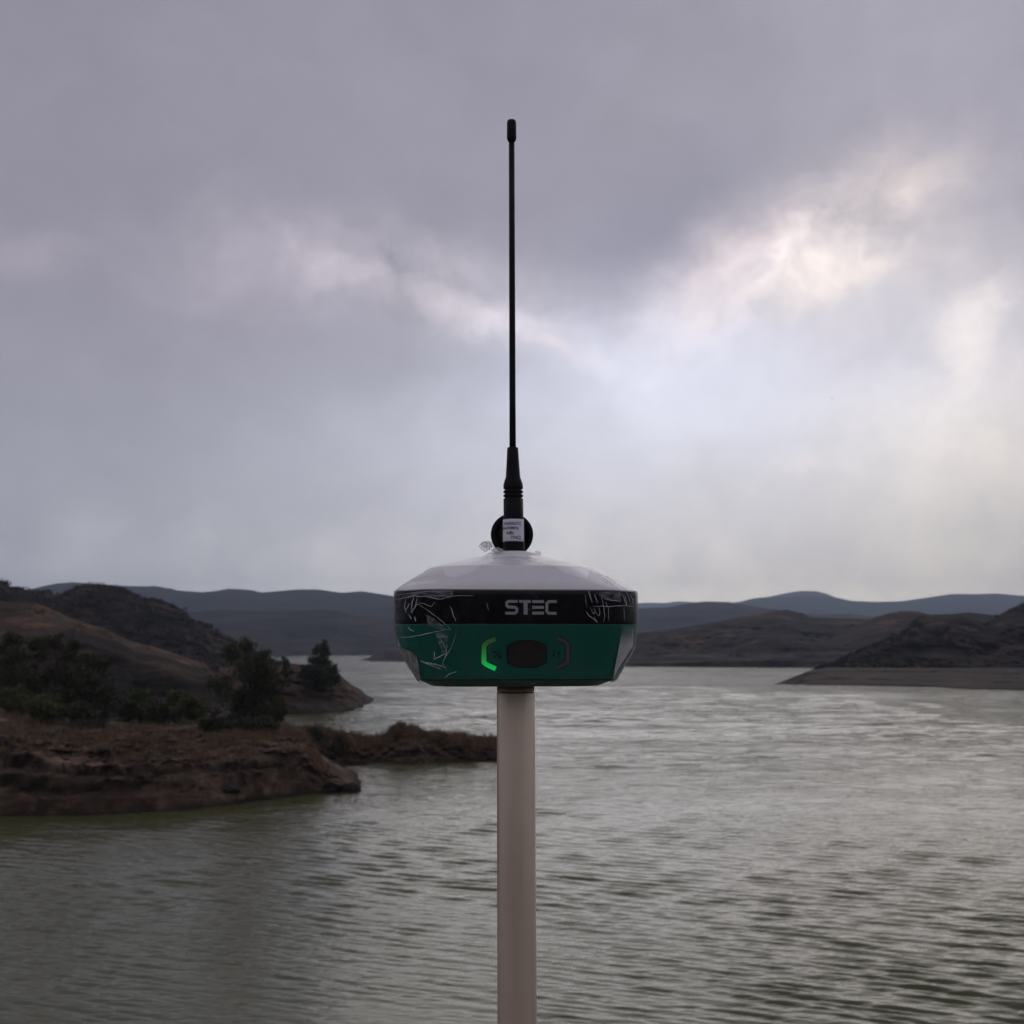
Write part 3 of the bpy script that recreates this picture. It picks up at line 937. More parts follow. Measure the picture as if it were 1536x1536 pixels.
pts, rg = surf_points(hill, 2000, 4, 0.2, 1.0, 110, NC['dark_hill33'])
sp = [(p[0], p[1], p[2], 0.6 + 1.2 * rg.rand() ** 2) for p in pts]
scatter('scrub', 'black green scrub covering the hill on the left skyline', L_scrub, sp, 26, 0.25, 1.3, 'scrub', 5)
pts, rg = surf_points(rh, 2200, 6, 0.05, 1.0, 110, NC['right_hill66'])
sp = [(p[0], p[1], p[2], 0.6 + 1.0 * rg.rand() ** 2) for p in pts if fbm(np.array(p[0] * .03), np.array(p[1] * .03), 19, 3) > -0.15]
scatter('scrub', 'dark scrub dotting the hill on the right edge', L_scrub, sp, 22, 0.25, 1.2, 'scrub', 6)


# boulders
def boulder_mesh(sx, sy, sz, seed):
    bm = bmesh.new()
    bmesh.ops.create_icosphere(bm, subdivisions=4, radius=1.0)
    rr = random.Random(seed)
    planes = []
    for _ in range(16):
        d = Vector((rr.gauss(0, 1), rr.gauss(0, 1), rr.gauss(0, 1))).normalized()
        planes.append((d, rr.uniform(0.62, 0.9)))
    for v in bm.verts:
        d = v.co.normalized()
        r = 1.0
        for pn, h in planes:
            dp = d.dot(pn)
            if dp > 0.05:
                r = min(r, h / dp)
        r *= 1 + 0.05 * math.sin(9 * d.x + seed) * math.sin(11 * d.z + 3 * d.y) + rr.uniform(-.012, .012)
        v.co = Vector((d.x * r * sx, d.y * r * sy, d.z * r * sz))
    me = bpy.data.meshes.new('boulder')
    bm.to_mesh(me)
    bm.free()
    return me


M_rock = rock_mat('boulder_stone', (0.045, 0.036, 0.032), (0.085, 0.068, 0.058), (0.13, 0.10, 0.085), 0.9, strata=2.0, bump=0.8, bdist=0.25)
M_pale = rock_mat('pale_boulder_stone', (0.085, 0.075, 0.068), (0.12, 0.105, 0.095), (0.16, 0.14, 0.12), 0.5, bump=0.8, bdist=0.3)
M_pink = rock_mat('pink_slab_stone', (0.11, 0.072, 0.055), (0.16, 0.10, 0.075), (0.21, 0.135, 0.105), 0.6, bump=0.8, bdist=0.2)
rocks = [
    (526, 1178, 86.0, 20, 11, M_rock, 'dark flat topped boulder at the very tip of the rocky bank'),
    (498, 1174, 85.5, 12, 10, M_rock, 'boulder wedged between the bank and the tip boulder'),
    (340, 1062, 110, 20, 24, M_pale, 'pale grey boulder face between the bushy tree and the olive bush'),
    (412, 1124, 86, 22, 5, M_pink, 'flat pinkish slab on the shelf near the end of the bank'),
    (350, 1103, 94, 22, 5, M_pink, 'pale tan slab on the shelf below the dark leafy mound'),
    (4, 1137, 80, 9, 8, M_pale, 'pale boulder on the shelf edge at the left frame edge'),
    (160, 1020, 160, 14, 5, M_pink, 'small reddish ledge showing right of the dark trees'),
    (202, 1071, 108, 7, 6, M_pink, 'small tan rock under the bright green bush'),
    (90, 1107, 96, 16, 4, M_pale, 'grey slab on the shelf below the tall black green tree'),
    (65, 1055, 117, 9, 12, M_pale, 'grey rock glimpsed among the dark trees'),
    (445, 1180, 80, 16, 9, M_rock, 'blocky rock low on the bank left of the tip boulders'),
    (300, 1190, 76, 20, 9, M_rock, 'dark rock in the lower bank face below the pink slab'),
    (345, 1160, 80, 22, 9, M_rock, 'rough protruding ledge rock in the middle of the bank face'),
    (215, 1168, 78, 18, 8, M_rock, 'grey ledge rock in the left part of the bank face'),
]
for i, (px, py, Y, w, h, mt, lab) in enumerate(rocks):
    p = P(px, py, Y)
    k = MPP(py, Y)
    o = link('boulder', boulder_mesh(w * k, w * k * 0.6 + 0.4, h * k * 1.15, i + 3), mt, None, False)
    if i < 2:
        p.z = 0.0
        o.scale = (0.9, 1, 1.15)
    else:
        gz = ground_z(p.x, p.y)
        if abs(gz - p.z) < 4:
            p.z = gz
    o.location = p
    o.rotation_euler = (0, 0, random.uniform(-.3, .3))
    tag(o, lab, 'rock')

# ------------------------------------------------------------------ birds
M_bird = simple('bird_plumage', (0.05, 0.05, 0.055), 0.7)
M_gull = simple('gull_plumage', (0.8, 0.8, 0.8), 0.6)


def bird(px, py, Y, span, mat, label, flap, yaw):
    p = P(px, py, Y)
    root = empty('bird', p)
    root.rotation_euler = (0, 0, yaw)
    tag(root, label, 'bird')
    s = span / 2
    bm = bmesh.new()
    bmesh.ops.create_uvsphere(bm, u_segments=10, v_segments=8, radius=1)
    for v in bm.verts:
        t = v.co.y
        w = 0.13 * (1 - 0.55 * abs(t) ** 1.5) * (0.5 if t < -0.6 else 1)
        v.co = Vector((v.co.x * w * s, t * 0.55 * s, v.co.z * w * s + (0.05 * s if t > 0.7 else 0)))
    me = bpy.data.meshes.new('body')
    bm.to_mesh(me)
    bm.free()
    link('body', me, mat, root)
    for sg in (-1, 1):
        vs, fs = [], []
        prof = [(0.05, 0.16, 0), (0.35, 0.17, flap), (0.7, 0.11, flap * 1.2), (1.0, 0.02, flap * 0.7)]
        for (x, c, z) in prof:
            for dz in (0.012, -0.012):
                vs += [(sg * x * s, (0.15 + c - 0.25 * x * x) * s, (z + dz) * s), (sg * x * s, (0.15 - c - 0.25 * x * x) * s, (z + dz) * s)]
        for i in range(3):
            a, b_ = i * 4, i * 4 + 4
            fs += [(a, a + 1, b_ + 1, b_), (a + 2, b_ + 2, b_ + 3, a + 3), (a, b_, b_ + 2, a + 2), (a + 1, a + 3, b_ + 3, b_ + 1)]
        mesh_obj('wing', vs, fs, mat, root, False)
    mesh_obj('tail', [(-.03 * s, -.45 * s, 0), (.03 * s, -.45 * s, 0), (.1 * s, -.75 * s, 0.01), (-.1 * s, -.75 * s, 0.01), (0, -.5 * s, 0.03 * s)],
             [(0, 1, 2, 3), (0, 4, 1), (1, 4, 2), (2, 4, 3), (3, 4, 0)], mat, root, False)


bird(1248, 597, 120, 0.42, M_bird, 'tiny dark bird flying in the bright right half of the sky', 0.3, 0.5)
bird(451, 488, 140, 0.40, M_bird, 'tiny dark bird flying in the left half of the sky', 0.5, 1.2)
bird(988, 627, 170, 0.40, M_bird, 'faint bird flying between the antenna and the bright sky', 0.2, -0.6)
bird(1285, 853, 160, 0.40, M_bird, 'faint bird flying low over the right mountains', 0.4, 0.9)
bird(1101, 983, 260, 0.75, M_gull, 'white bird flying in front of the far brown shore', 0.3, 0.4)
bird(478, 982, 150, 0.40, M_gull, 'white bird passing in front of the lone tree', 0.3, 1.0)

# ------------------------------------------------------------------ receiver
YC = 0.65
RX = xof(765, YC, EYE)          # receiver axis
PX = xof(773.5, YC, EYE)        # pole axis
ROT = math.radians(4.5)            # front face turned a little to the right
k0 = YC * math.cos(PITCH) / F


def zf(py, Y=YC):
    return zof(py, Y)


YF = YC - 0.0697
z_bt, z_bb = zof(885, YF), zof(935, YF)          # band top / bottom seen on the front face
z_rt, z_rb = zof(1019, YF + 0.004), zof(1030, YF + 0.018)


def section(a, bdep, c, p, th):
    ct, st = np.abs(np.cos(th)), np.abs(np.sin(th))
    q = (ct / a) ** p + (st / bdep) ** p + ((ct / a + st / bdep) / (1 + c)) ** p
    return q ** (-1.0 / p)


def loft(name, levels, mat, parent, nseg=256, sub=10, noise=None, cap_top=False, cap_bot=False, rot=ROT):
    """levels: (z, half width, half depth, front width share, sharpness)"""
    L = np.array(levels, float)
    t = np.arange(len(L))
    tt = np.unique(np.concatenate([np.linspace(i, i + 1, sub + 1) for i in range(len(L) - 1)]))
    rows = []
    th = np.linspace(0, 2 * np.pi, nseg, endpoint=False)
    for q in tt:
        z, a, bd, c, p = [np.interp(q, t, L[:, j]) for j in range(5)]
        r = section(a, bd, c, p, th) * 0.937
        if noise is not None:
            r = r + noise(th, z, q)
        x, y = r * np.cos(th), r * np.sin(th)
        xr = x * math.cos(rot) - y * math.sin(rot)
        yr = x * math.sin(rot) + y * math.cos(rot)
        rows.append(np.stack([RX + xr, YC + yr, np.full(nseg, z)], -1))
    if cap_top:
        rows.append(np.repeat(np.array([[[RX, YC, rows[-1][0, 2]]]]), nseg, 1)[0] + (rows[-1] - [RX, YC, rows[-1][0, 2]]) * 0.001)
    if cap_bot:
        rows.insert(0, np.repeat(np.array([[[RX, YC, rows[0][0, 2]]]]), nseg, 1)[0] + (rows[0] - [RX, YC, rows[0][0, 2]]) * 0.001)
    V = np.array(rows)
    o = grid_mesh(name, V - np.array(parent.location), mat, parent, True, closed=True)
    return o, V


M_white = simple('white_plastic', (0.94, 0.94, 0.91), 0.35, var=0.02, bump=0.05)
M_band = simple('black_gloss_plastic', (0.006, 0.006, 0.007), 0.25, spec=0.25, var=0.1)
M_green = simple('green_plastic', (0.010, 0.16, 0.108), 0.36, spec=0.3, var=0.05, bump=0.06)
M_rim = simple('dark_base_plastic', (0.014, 0.060, 0.040), 0.5, spec=0.2)
M_btn = simple('button_rubber', (0.024, 0.017, 0.014), 0.5)
M_groove = simple('groove_black', (0.006, 0.008, 0.007), 0.6)
M_logo = simple('logo_grey_print', (0.52, 0.52, 0.53), 0.45, var=0.03)
M_led_off = simple('unlit_light_guide', (0.13, 0.12, 0.115), 0.4)
M_black = simple('antenna_rubber', (0.006, 0.006, 0.008), 0.5, spec=0.2, bump=0.05)
M_sticker = simple('sticker_paper', (0.80, 0.81, 0.86), 0.5, var=0.03)
M_ink = simple('sticker_ink', (0.02, 0.02, 0.035), 0.6)

rec = empty('gnss_receiver', (RX, YC, z_rb))
tag(rec, 'white, black and green satellite survey receiver wrapped in clear film on top of the pole', 'survey receiver')

A = 0.0752
B = 0.0735
loft('base_plate', [(z_rb, 0.050, 0.054, .85, 24), (z_rb + 0.0004, 0.0525, 0.060, .88, 24), (z_rt - 0.0006, 0.0600, 0.0685, .93, 34), (z_rt, 0.0598, 0.0683, .93, 34)], M_rim, rec, cap_bot=True, cap_top=True)
zs = lambda py: zof(py, YC)
housing, HV = loft('housing', [(z_rt, 0.0602, 0.0690, .93, 40), (z_rt + 0.0008, 0.0606, 0.0694, .93, 40), (zs(1002), 0.0632, 0.0702, .92, 40),
                    (zs(972), 0.0716, 0.0716, .88, 40), (zs(950), 0.0748, 0.0727, .84, 36), (z_bb - 0.0012, 0.0750, 0.0732, .83, 34), (z_bb - 0.0003, 0.0748, 0.0730, .83, 34)], M_green, rec)
band, BV = loft('black_band', [(z_bb - 0.0004, 0.0740, 0.0722, .83, 34), (z_bb, 0.0749, 0.0731, .83, 34), (z_bb + 0.001, A, B, .83, 34), (z_bt - 0.0010, A, B, .83, 34), (z_bt - 0.0003, 0.0749, 0.0731, .83, 34), (z_bt, 0.0735, 0.0718, .83, 34)], M_band, rec)
dome, DV = loft('radome', [(z_bt - 0.0002, 0.0740, 0.0722, .83, 34), (z_bt + 0.0005, 0.0748, 0.0730, .80, 34), (z_bt + 0.0014, 0.0738, 0.0720, .76, 30), (zs(880), 0.0690, 0.0680, .66, 26),
                 (zs(868), 0.0615, 0.061, .63, 26), (zs(857), 0.0545, 0.0540, .61, 22), (zs(849.5), 0.0450, 0.0445, .60, 16), (zs(843), 0.0350, 0.035, .59, 12), (zs(838), 0.0260, 0.026, .58, 9), (zs(834), 0.0170, .0170, .58, 7), (zs(832.5), .0120, .0120, .58, 7)], M_white, rec, cap_top=True)
# collar that carries the antenna socket
def lathe(name, prof, cx, cy, mat, parent, seg=48, axis=None):
    th = np.linspace(0, 2 * np.pi, seg, endpoint=False)
    rows = []
    for z, r in prof:
        rows.append(np.stack([cx + r * np.cos(th), cy + r * np.sin(th), np.full(seg, z)], -1))
    for e, pos in ((0, 0), (-1, len(rows) + 1)):
        z = prof[e][0]
        c = np.stack([cx + 1e-6 * np.cos(th), cy + 1e-6 * np.sin(th), np.full(seg, z)], -1)
        rows.insert(pos, c)
    V = np.array(rows) - np.array(parent.matrix_world.translation if parent else (0, 0, 0))
    if parent:
        V = np.array(rows) - np.array(parent.location)
    return grid_mesh(name, V, mat, parent, True, closed=True)


lathe('antenna_socket', [(zs(838), 0.0158), (zs(832), 0.0155), (zs(831.3), 0.0150), (zs(831), 0.0120), (zs(829), 0.0118), (zs(828.4), 0.0110)], PX - 0.0015, YC, M_white, rec)


def bvh_of(V):
    R, C, _ = V.shape
    vs = [Vector(p) for p in V.reshape(-1, 3)]
    fs = [(i * C + j, i * C + (j + 1) % C, (i + 1) * C + (j + 1) % C, (i + 1) * C + j) for i in range(R - 1) for j in range(C)]
    return BVHTree.FromPolygons(vs, fs)


CAM = Vector((0, 0, EYE))
bH, bB = bvh_of(HV), bvh_of(BV)
FN = Vector((math.sin(ROT), -math.cos(ROT), 0))      # outward normal of the front face


bF_holder = {}


def on_surface(bv, px, py, off):
    d = (P(px, py, 1.0) - CAM).normalized()
    loc, nor, i, dist = bv.ray_cast(CAM, d)
    k = 0
    while loc is None and k < 40:                    # just past the silhouette: step in to the edge
        px += 0.5 if px < 770 else -0.5
        k += 1
        loc, nor, i, dist = bv.ray_cast(CAM, (P(px, py, 1.0) - CAM).normalized())
    if loc is None:
        return None
    if bv is bF_holder.get('film'):
        nrm = nor if nor.dot(CAM - loc) > 0 else -nor
        return loc + nrm * off
    return loc + FN * off


def ribbon_outline(path, w):
    """mitred outline of a stroke in picture rows/columns"""
    n = len(path)
    Lf, Rt = [], []
    for i, (x, y) in enumerate(path):
        d0 = Vector((x - path[i - 1][0], y - path[i - 1][1])).normalized() if i else None
        d1 = Vector((path[i + 1][0] - x, path[i + 1][1] - y)).normalized() if i < n - 1 else None
        t = ((d0 or d1) + (d1 or d0)).normalized()
        nn = Vector((-t.y, t.x))
        ref = d0 or d1
        k = 1 / max(0.5, nn.dot(Vector((-ref.y, ref.x))))
        Lf.append((x + nn.x * w / 2 * k, y + nn.y * w / 2 * k))
        Rt.append((x - nn.x * w / 2 * k, y - nn.y * w / 2 * k))
    return Lf, Rt


def raised(name, quads, bv, off0, off1, mat, parent):
    """solid plates standing off0..off1 from the face; quads: lists of convex polygons in picture coordinates"""
    vs, fs = [], []
    for q in quads:
        a = [on_surface(bv, x, y, off1) for x, y in q]
        b_ = [on_surface(bv, x, y, off0) for x, y in q]
        if any(v is None for v in a + b_):
            continue
        k = len(vs)
        n = len(q)
        vs += a + b_
        fs.append(tuple(k + i for i in range(n)))
        for i in range(n):
            j = (i + 1) % n
            fs.append((k + i, k + n + i, k + n + j, k + j))
    vs = [v - parent_loc(parent) for v in vs]
    o = mesh_obj(name, vs, fs, mat, parent, False)
    bm = bmesh.new()
    bm.from_mesh(o.data)
    bmesh.ops.recalc_face_normals(bm, faces=bm.faces[:])
    bm.to_mesh(o.data)
    bm.free()
    return o


def parent_loc(p):
    v = Vector((0, 0, 0))
    while p:
        v += p.location
        p = p.parent
    return v


def stroke_quads(path, w):
    Lf, Rt = ribbon_outline(path, w)
    return [[Lf[i], Lf[i + 1], Rt[i + 1], Rt[i]] for i in range(len(path) - 1)]


# STEC on the band
Sp = [(776.6, 902), (762.5, 902), (760.0, 904.2), (760.0, 908.0), (762.3, 910.4), (772.6, 911.0), (775.2, 913.4), (775.2, 917.2), (772.6, 919.8), (757.8, 919.8)]
Cp = [(835, 902.3), (823.2, 902.3), (820.2, 905.2), (820.2, 917), (823.2, 919.9), (835, 919.9)]
raised('logo_letter', stroke_quads(Sp, 4.2), bB, -0.0001, 0.00018, M_logo, band)
raised('logo_letter', [[(778.6, 900), (796.3, 900.2), (796.3, 904.3), (778.6, 904.2)], [(785.4, 904.2), (791.4, 904.2), (791.4, 921.9), (785.4, 921.9)]], bB, -0.0001, 0.00018, M_logo, band)
raised('logo_letter', [[(798.4, y), (815.9, y), (815.9, y + 4.3), (798.4, y + 4.3)] for y in (900.2, 908.9, 917.5)], bB, -0.0001, 0.00018, M_logo, band)
raised('logo_letter', stroke_quads(Cp, 4.2), bB, -0.0001, 0.00018, M_logo, band)

# button
BT = [(762, 969), (768, 965.5), (776, 962), (791, 961), (804, 962), (813, 965.5), (819, 969), (819.5, 981), (819, 993.5), (813, 997), (804, 1000.5), (791, 1001), (776, 1000.5), (768, 997), (762, 993.5), (761.5, 981)]
cxb, cyb = 790.5, 981


def scaled(poly, k, dx=0, dy=0):
    return [(cxb + (x - cxb) * k + dx, cyb + (y - cyb) * k + dy) for x, y in poly]


raised('button_surround', [scaled(BT, 1.05)], bH, -0.0003, 0.00015, M_groove, housing)
bt = raised('power_button', [BT], bH, -0.0003, 0.0009, M_btn, rec)
raised('button_face', [scaled(BT, 0.86)], bH, 0.0009, 0.0011, M_btn, bt)

# light guides
led, lb, lbs = new_mat('lit_green_light_guide')
tc = lb.n('ShaderNodeNewGeometry').outputs['Position']
lz = lb.sep(tc)[2]
gl = lb.rng(lz, zof(1003, YF), zof(958, YF), 1.0, 0.0)
lb.put(lbs.inputs['Base Color'], (0.04, 0.20, 0.06))
lb.put(lbs.inputs['Emission Color'], lb.mix(lb.m('POWER', gl, 1.6), (0.02, 0.07, 0.02), (0.0, 0.36, 0.065)))
lb.put(lbs.inputs['Emission Strength'], lb.rng(gl, 0, 1, 0.25, 0.95))
lbs.inputs['Roughness'].default_value = 0.3
LL = [(743.5, 958.5), (731.5, 963), (726, 968.5), (725.8, 981), (725.8, 993.5), (730, 997), (743.5, 1003.2)]
LR = [(836.5, 957.5), (846, 961.5), (851.3, 967), (851.8, 981), (851.3, 993), (846, 997), (835.5, 1001.5)]
raised('light_guide_recess', stroke_quads(LL, 9.2), bH, -0.0002, 0.00012, M_groove, housing)
raised('light_guide_recess', stroke_quads(LR, 8.2), bH, -0.0002, 0.00012, M_groove, housing)
o = raised('indicator_light', stroke_quads(LL, 7.2), bH, -0.0002, 0.0005, led, rec)
tag(o, 'glowing green bracket shaped indicator light')
o = raised('indicator_light', stroke_quads(LR, 6.0), bH, -0.0002, 0.0004, M_led_off, rec)
tag(o, 'unlit dark grey bracket shaped indicator light')
# satellite mark and the two data arrows
raised('satellite_mark', stroke_quads([(741, 986.5), (750, 977.5)], 1.7) + [[(738, 976), (741.5, 975.6), (744.5, 979), (741.8, 980.6)], [(746.8, 984.2), (750, 983), (753.2, 986.8), (749.6, 988.2)]], bH, 0.0, 0.00014, M_groove, housing)
raised('down_arrow_mark', stroke_quads([(830.6, 975.3), (830.6, 985)], 1.8) + [[(827.8, 983), (830.6, 983), (830.6, 987.2)]], bH, 0.0, 0.00014, M_groove, housing)
raised('up_arrow_mark', stroke_quads([(837.8, 987.2), (837.8, 977.5)], 1.8) + [[(840.4, 979.5), (837.8, 979.5), (837.8, 975.3)]], bH, 0.0, 0.00014, M_groove, housing)

# ------------------------------------------------------------------ clear protective film
mf, fb, fbs = new_mat('clear_film')
t = mf.node_tree
t.nodes.remove(fbs)
tco = fb.n('ShaderNodeTexCoord').outputs['Object']
wr = fb.noise(fb.mapping(tco, scale=(1, 1, 0.35)), 90, 5, 0.6, 1.2)
nb_ = fb.bump(wr, 0.6, 0.0012)
tr = fb.n('ShaderNodeBsdfTransparent')
tr.inputs[0].default_value = (1, 1, 1, 1)
gs = fb.n('ShaderNodeBsdfGlossy')
gs.inputs['Roughness'].default_value = 0.12
gs.inputs['Color'].default_value = (0.9, 0.9, 0.9, 1)
fb.put(gs.inputs['Normal'], nb_)
df = fb.n('ShaderNodeBsdfDiffuse')
df.inputs[0].default_value = (0.7, 0.7, 0.7, 1)
fr = fb.n('ShaderNodeFresnel')
fr.inputs[0].default_value = 1.25
fb.put(fr.inputs['Normal'], nb_)
m1 = fb.n('ShaderNodeMixShader')
fb.put(m1.inputs[0], fb.m('MULTIPLY', fr.outputs[0], 0.9, clamp=True))
fb.put(m1.inputs[1], tr.outputs[0])
fb.put(m1.inputs[2], gs.outputs[0])
m2 = fb.n('ShaderNodeMixShader')
fb.put(m2.inputs[0], fb.rng(wr, 0.5, 0.75, 0.0, 0.03))
fb.put(m2.inputs[1], m1.outputs[0])
fb.put(m2.inputs[2], df.outputs[0])
tl = fb.n('ShaderNodeBsdfTranslucent')
tl.inputs[0].default_value = (0.85, 0.84, 0.84, 1)
ad_ = fb.n('ShaderNodeMixShader')
ad_.inputs[0].default_value = 0.5
fb.put(ad_.inputs[1], tl.outputs[0])
fb.put(ad_.inputs[2], df.outputs[0])
lw = fb.n('ShaderNodeLayerWeight')
lw.inputs[0].default_value = 0.5
fb.put(lw.inputs['Normal'], nb_)
m3 = fb.n('ShaderNodeMixShader')
fb.put(m3.inputs[0], fb.m('MULTIPLY', fb.m('POWER', lw.outputs['Facing'], 3.2), 0.48, clamp=True))
fb.put(m3.inputs[1], m2.outputs[0])
fb.put(m3.inputs[2], ad_.outputs[0])
fb.put(t.nodes['Material Output'].inputs[0], m3.outputs[0])


def film_noise(th, z, q):
    x = np.cos(th) * 14
    y = np.sin(th) * 14 + z * 90
    w = ridged(x + 0 * y, y, 3, 4) - 0.6
    side = np.abs(np.cos(th)) ** 2
    front = np.clip(-np.sin(th), 0, 1) ** 6
    return 0.0011 * w * (0.25 + side) * (1 - 0.75 * front)


film, FV = loft('protective_film', [(z_rt - 0.0022, 0.0600, 0.0686, .92, 34), (z_rt - 0.0005, 0.0618, 0.0702, .93, 38), (zs(1003), 0.0648, 0.0718, .92, 38),
                 (zs(970), 0.0736, 0.0731, .89, 38), (z_bb, 0.0759, 0.0743, .85, 32), (z_bt, 0.0761, 0.0745, .84, 30), (zs(880), 0.0706, 0.0696, .68, 14),
                 (zs(857), 0.0552, 0.0547, .58, 14), (zs(843), 0.0368, 0.0368, .56, 6), (zs(835), 0.0195, 0.0195, .5, 4), (zs(829), 0.0145, 0.0145, .45, 3)], mf, rec, sub=14, noise=film_noise)
bF = bvh_of(FV)
bF_holder['film'] = bF

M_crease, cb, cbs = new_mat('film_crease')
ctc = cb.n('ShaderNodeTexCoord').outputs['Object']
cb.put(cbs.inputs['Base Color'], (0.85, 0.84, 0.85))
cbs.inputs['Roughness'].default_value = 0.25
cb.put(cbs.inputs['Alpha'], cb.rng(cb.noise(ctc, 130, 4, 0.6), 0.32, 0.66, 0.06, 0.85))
M_milky, kb, kbs = new_mat('film_milky_fold')
ktc = kb.n('ShaderNodeTexCoord').outputs['Object']
kb.put(kbs.inputs['Base Color'], (0.62, 0.61, 0.68))
kbs.inputs['Roughness'].default_value = 0.3
kb.put(kbs.inputs['Alpha'], kb.rng(kb.noise(kb.mapping(ktc, scale=(1, 1, 3)), 160, 4, 0.6, 0.5), 0.40, 0.68, 0.02, 0.42))


M_sheen, hb_, hbs = new_mat('film_painted_sheen')
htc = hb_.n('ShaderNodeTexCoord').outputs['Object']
hb_.put(hbs.inputs['Base Color'], (0.80, 0.76, 0.70))  # cream colour paints the sky and water reflection on the side facet
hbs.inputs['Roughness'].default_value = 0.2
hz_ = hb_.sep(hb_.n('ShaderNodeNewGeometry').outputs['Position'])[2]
hgr = hb_.rng(hz_, zof(975, YF), zof(942, YF), 0.85, 0.10, True)  # painted sheen grows stronger downwards
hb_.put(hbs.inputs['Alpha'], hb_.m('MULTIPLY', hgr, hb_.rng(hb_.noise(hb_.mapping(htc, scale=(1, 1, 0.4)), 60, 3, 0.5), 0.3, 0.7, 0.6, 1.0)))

M_film_wr, wb_, wbs = new_mat('film_wrinkled_fold')
wtc = wb_.n('ShaderNodeTexCoord').outputs['Object']
wb_.put(wbs.inputs['Base Color'], (0.42, 0.39, 0.34))
wbs.inputs['Roughness'].default_value = 0.25
wn_ = wb_.noise(wb_.mapping(wtc, scale=(1, 1, 0.15), rot=(0, 0.45, 0)), 420, 3, 0.5, 0.3)
wb_.put(wbs.inputs['Alpha'], wb_.rng(wn_, 0.35, 0.65, 0.25, 0.85))


def patch(top, bot, off=0.0006, name='film_fold_or_sheen', n=40, m=8, mat=None):
    def along(p, t):
        q = t * (len(p) - 1)
        i = min(int(q), len(p) - 2)
        f = q - i
        return (p[i][0] * (1 - f) + p[i + 1][0] * f, p[i][1] * (1 - f) + p[i + 1][1] * f)
    rows = []
    for j in range(m + 1):
        r = []
        for i in range(n + 1):
            a, c = along(top, i / n), along(bot, i / n)
            f = j / m
            v = on_surface(bF, a[0] * (1 - f) + c[0] * f, a[1] * (1 - f) + c[1] * f, off)
            if v is None:
                return
            r.append(tuple(v - parent_loc(film)))
        rows.append(r)
    grid_mesh(name, np.array(rows), mat or M_milky, film)


def creases(paths, name='film_crease', off=0.0004, jig=0.35):
    rr = random.Random(4)
    vs, fs = [], []
    for pth, w in paths:
        pts = []
        # densify with a little waver
        for i in range(len(pth) - 1):
            for s in range(4):
                t_ = s / 4
                x = pth[i][0] * (1 - t_) + pth[i + 1][0] * t_ + rr.uniform(-jig, jig)
                y = pth[i][1] * (1 - t_) + pth[i + 1][1] * t_ + rr.uniform(-jig, jig)
                pts.append((x, y))
        pts.append(pth[-1])
        q = [on_surface(bF, x, y, off) for x, y in pts]
        q = [v for v in q if v is not None]
        if len(q) < 2:
            continue
        n = len(q)
        rad = [w * k0 * 0.5 * (0.35 + 0.65 * math.sin(math.pi * (i + 0.6) / (n + 0.2))) for i in range(n)]
        v, f = tube(q, rad, 5)
        fs += [tuple(i + len(vs) for i in g) for g in f]
        vs += v
    pl = parent_loc(film)
    o = mesh_obj(name, [v - pl for v in vs], fs, M_crease, film)
    return o


c6 = lambda X, Y: (580 + X / 7.68, 860 + Y / 7.68)
c7 = lambda X, Y: (770 + X / 7.68, 860 + Y / 7.68)
left_paths = [
    ([c6(135, 738), c6(280, 733), c6(400, 710), c6(560, 672), c6(740, 645)], 0.9),
    ([c6(740, 645), c6(660, 570), c6(540, 475), c6(440, 405), c6(360, 350)], 0.9),
    ([c6(360, 350), c6(290, 440), c6(300, 460)], 1.4),
    ([c6(370, 340), c6(430, 350), c6(510, 385), c6(560, 330)], 0.8),
    ([c6(225, 300), c6(212, 380), c6(232, 460)], 1.0),
    ([c6(270, 350), c6(228, 420)], 1.3),
    ([c6(320, 275), c6(292, 350), c6(285, 420)], 1.2),
    ([c6(355, 285), c6(330, 380), c6(300, 440)], 0.8),
    ([c6(255, 470), c6(285, 530)], 1.8),
    ([c6(325, 500), c6(335, 555)], 1.3),
    ([c6(720, 372), c6(745, 410), c6(765, 480), c6(795, 550)], 1.1),
    ([c6(1150, 340), c6(1175, 430)], 0.5),
    ([c6(250, 615), c6(275, 650), c6(320, 668)], 0.9),
    ([c6(385, 1005), c6(470, 1030), c6(590, 1055), c6(680, 1085)], 1.3),
    ([c6(400, 1015), c6(500, 1050), c6(630, 1108)], 1.2),
    ([c6(530, 1000), c6(600, 965), c6(680, 920)], 1.2),
    ([c6(550, 900), c6(552, 990)], 1.2),
    ([c6(680, 850), c6(690, 920), c6(650, 1020)], 1.0),
    ([c6(800, 690), c6(760, 820), c6(700, 930), c6(640, 1025), c6(690, 1110)], 0.7),
    ([c6(670, 1200), c6(730, 1150), c6(810, 1132)], 1.0),
    ([c6(600, 740), c6(650, 800), c6(665, 850)], 0.7),
    ([c6(225, 895), c6(290, 990), c6(350, 1110)], 0.7),
    ([c6(290, 920), c6(330, 1010), c6(370, 1110)], 0.7),
    ([c6(330, 930), c6(360, 1020), c6(378, 1140)], 0.7),
    ([c6(135, 740), c6(160, 860), c6(250, 1050), c6(340, 1190), c6(450, 1270)], 1.0),
    ([c6(420, 1260), c6(560, 1300), c6(680, 1300)], 0.8),
    ([c6(130, 250), c6(300, 225), c6(520, 205), c6(760, 200)], 0.7),
    ([c6(120, 300), c6(300, 262), c6(480, 270), c6(620, 300), c6(760, 262), c6(1000, 255)], 0.9),
]
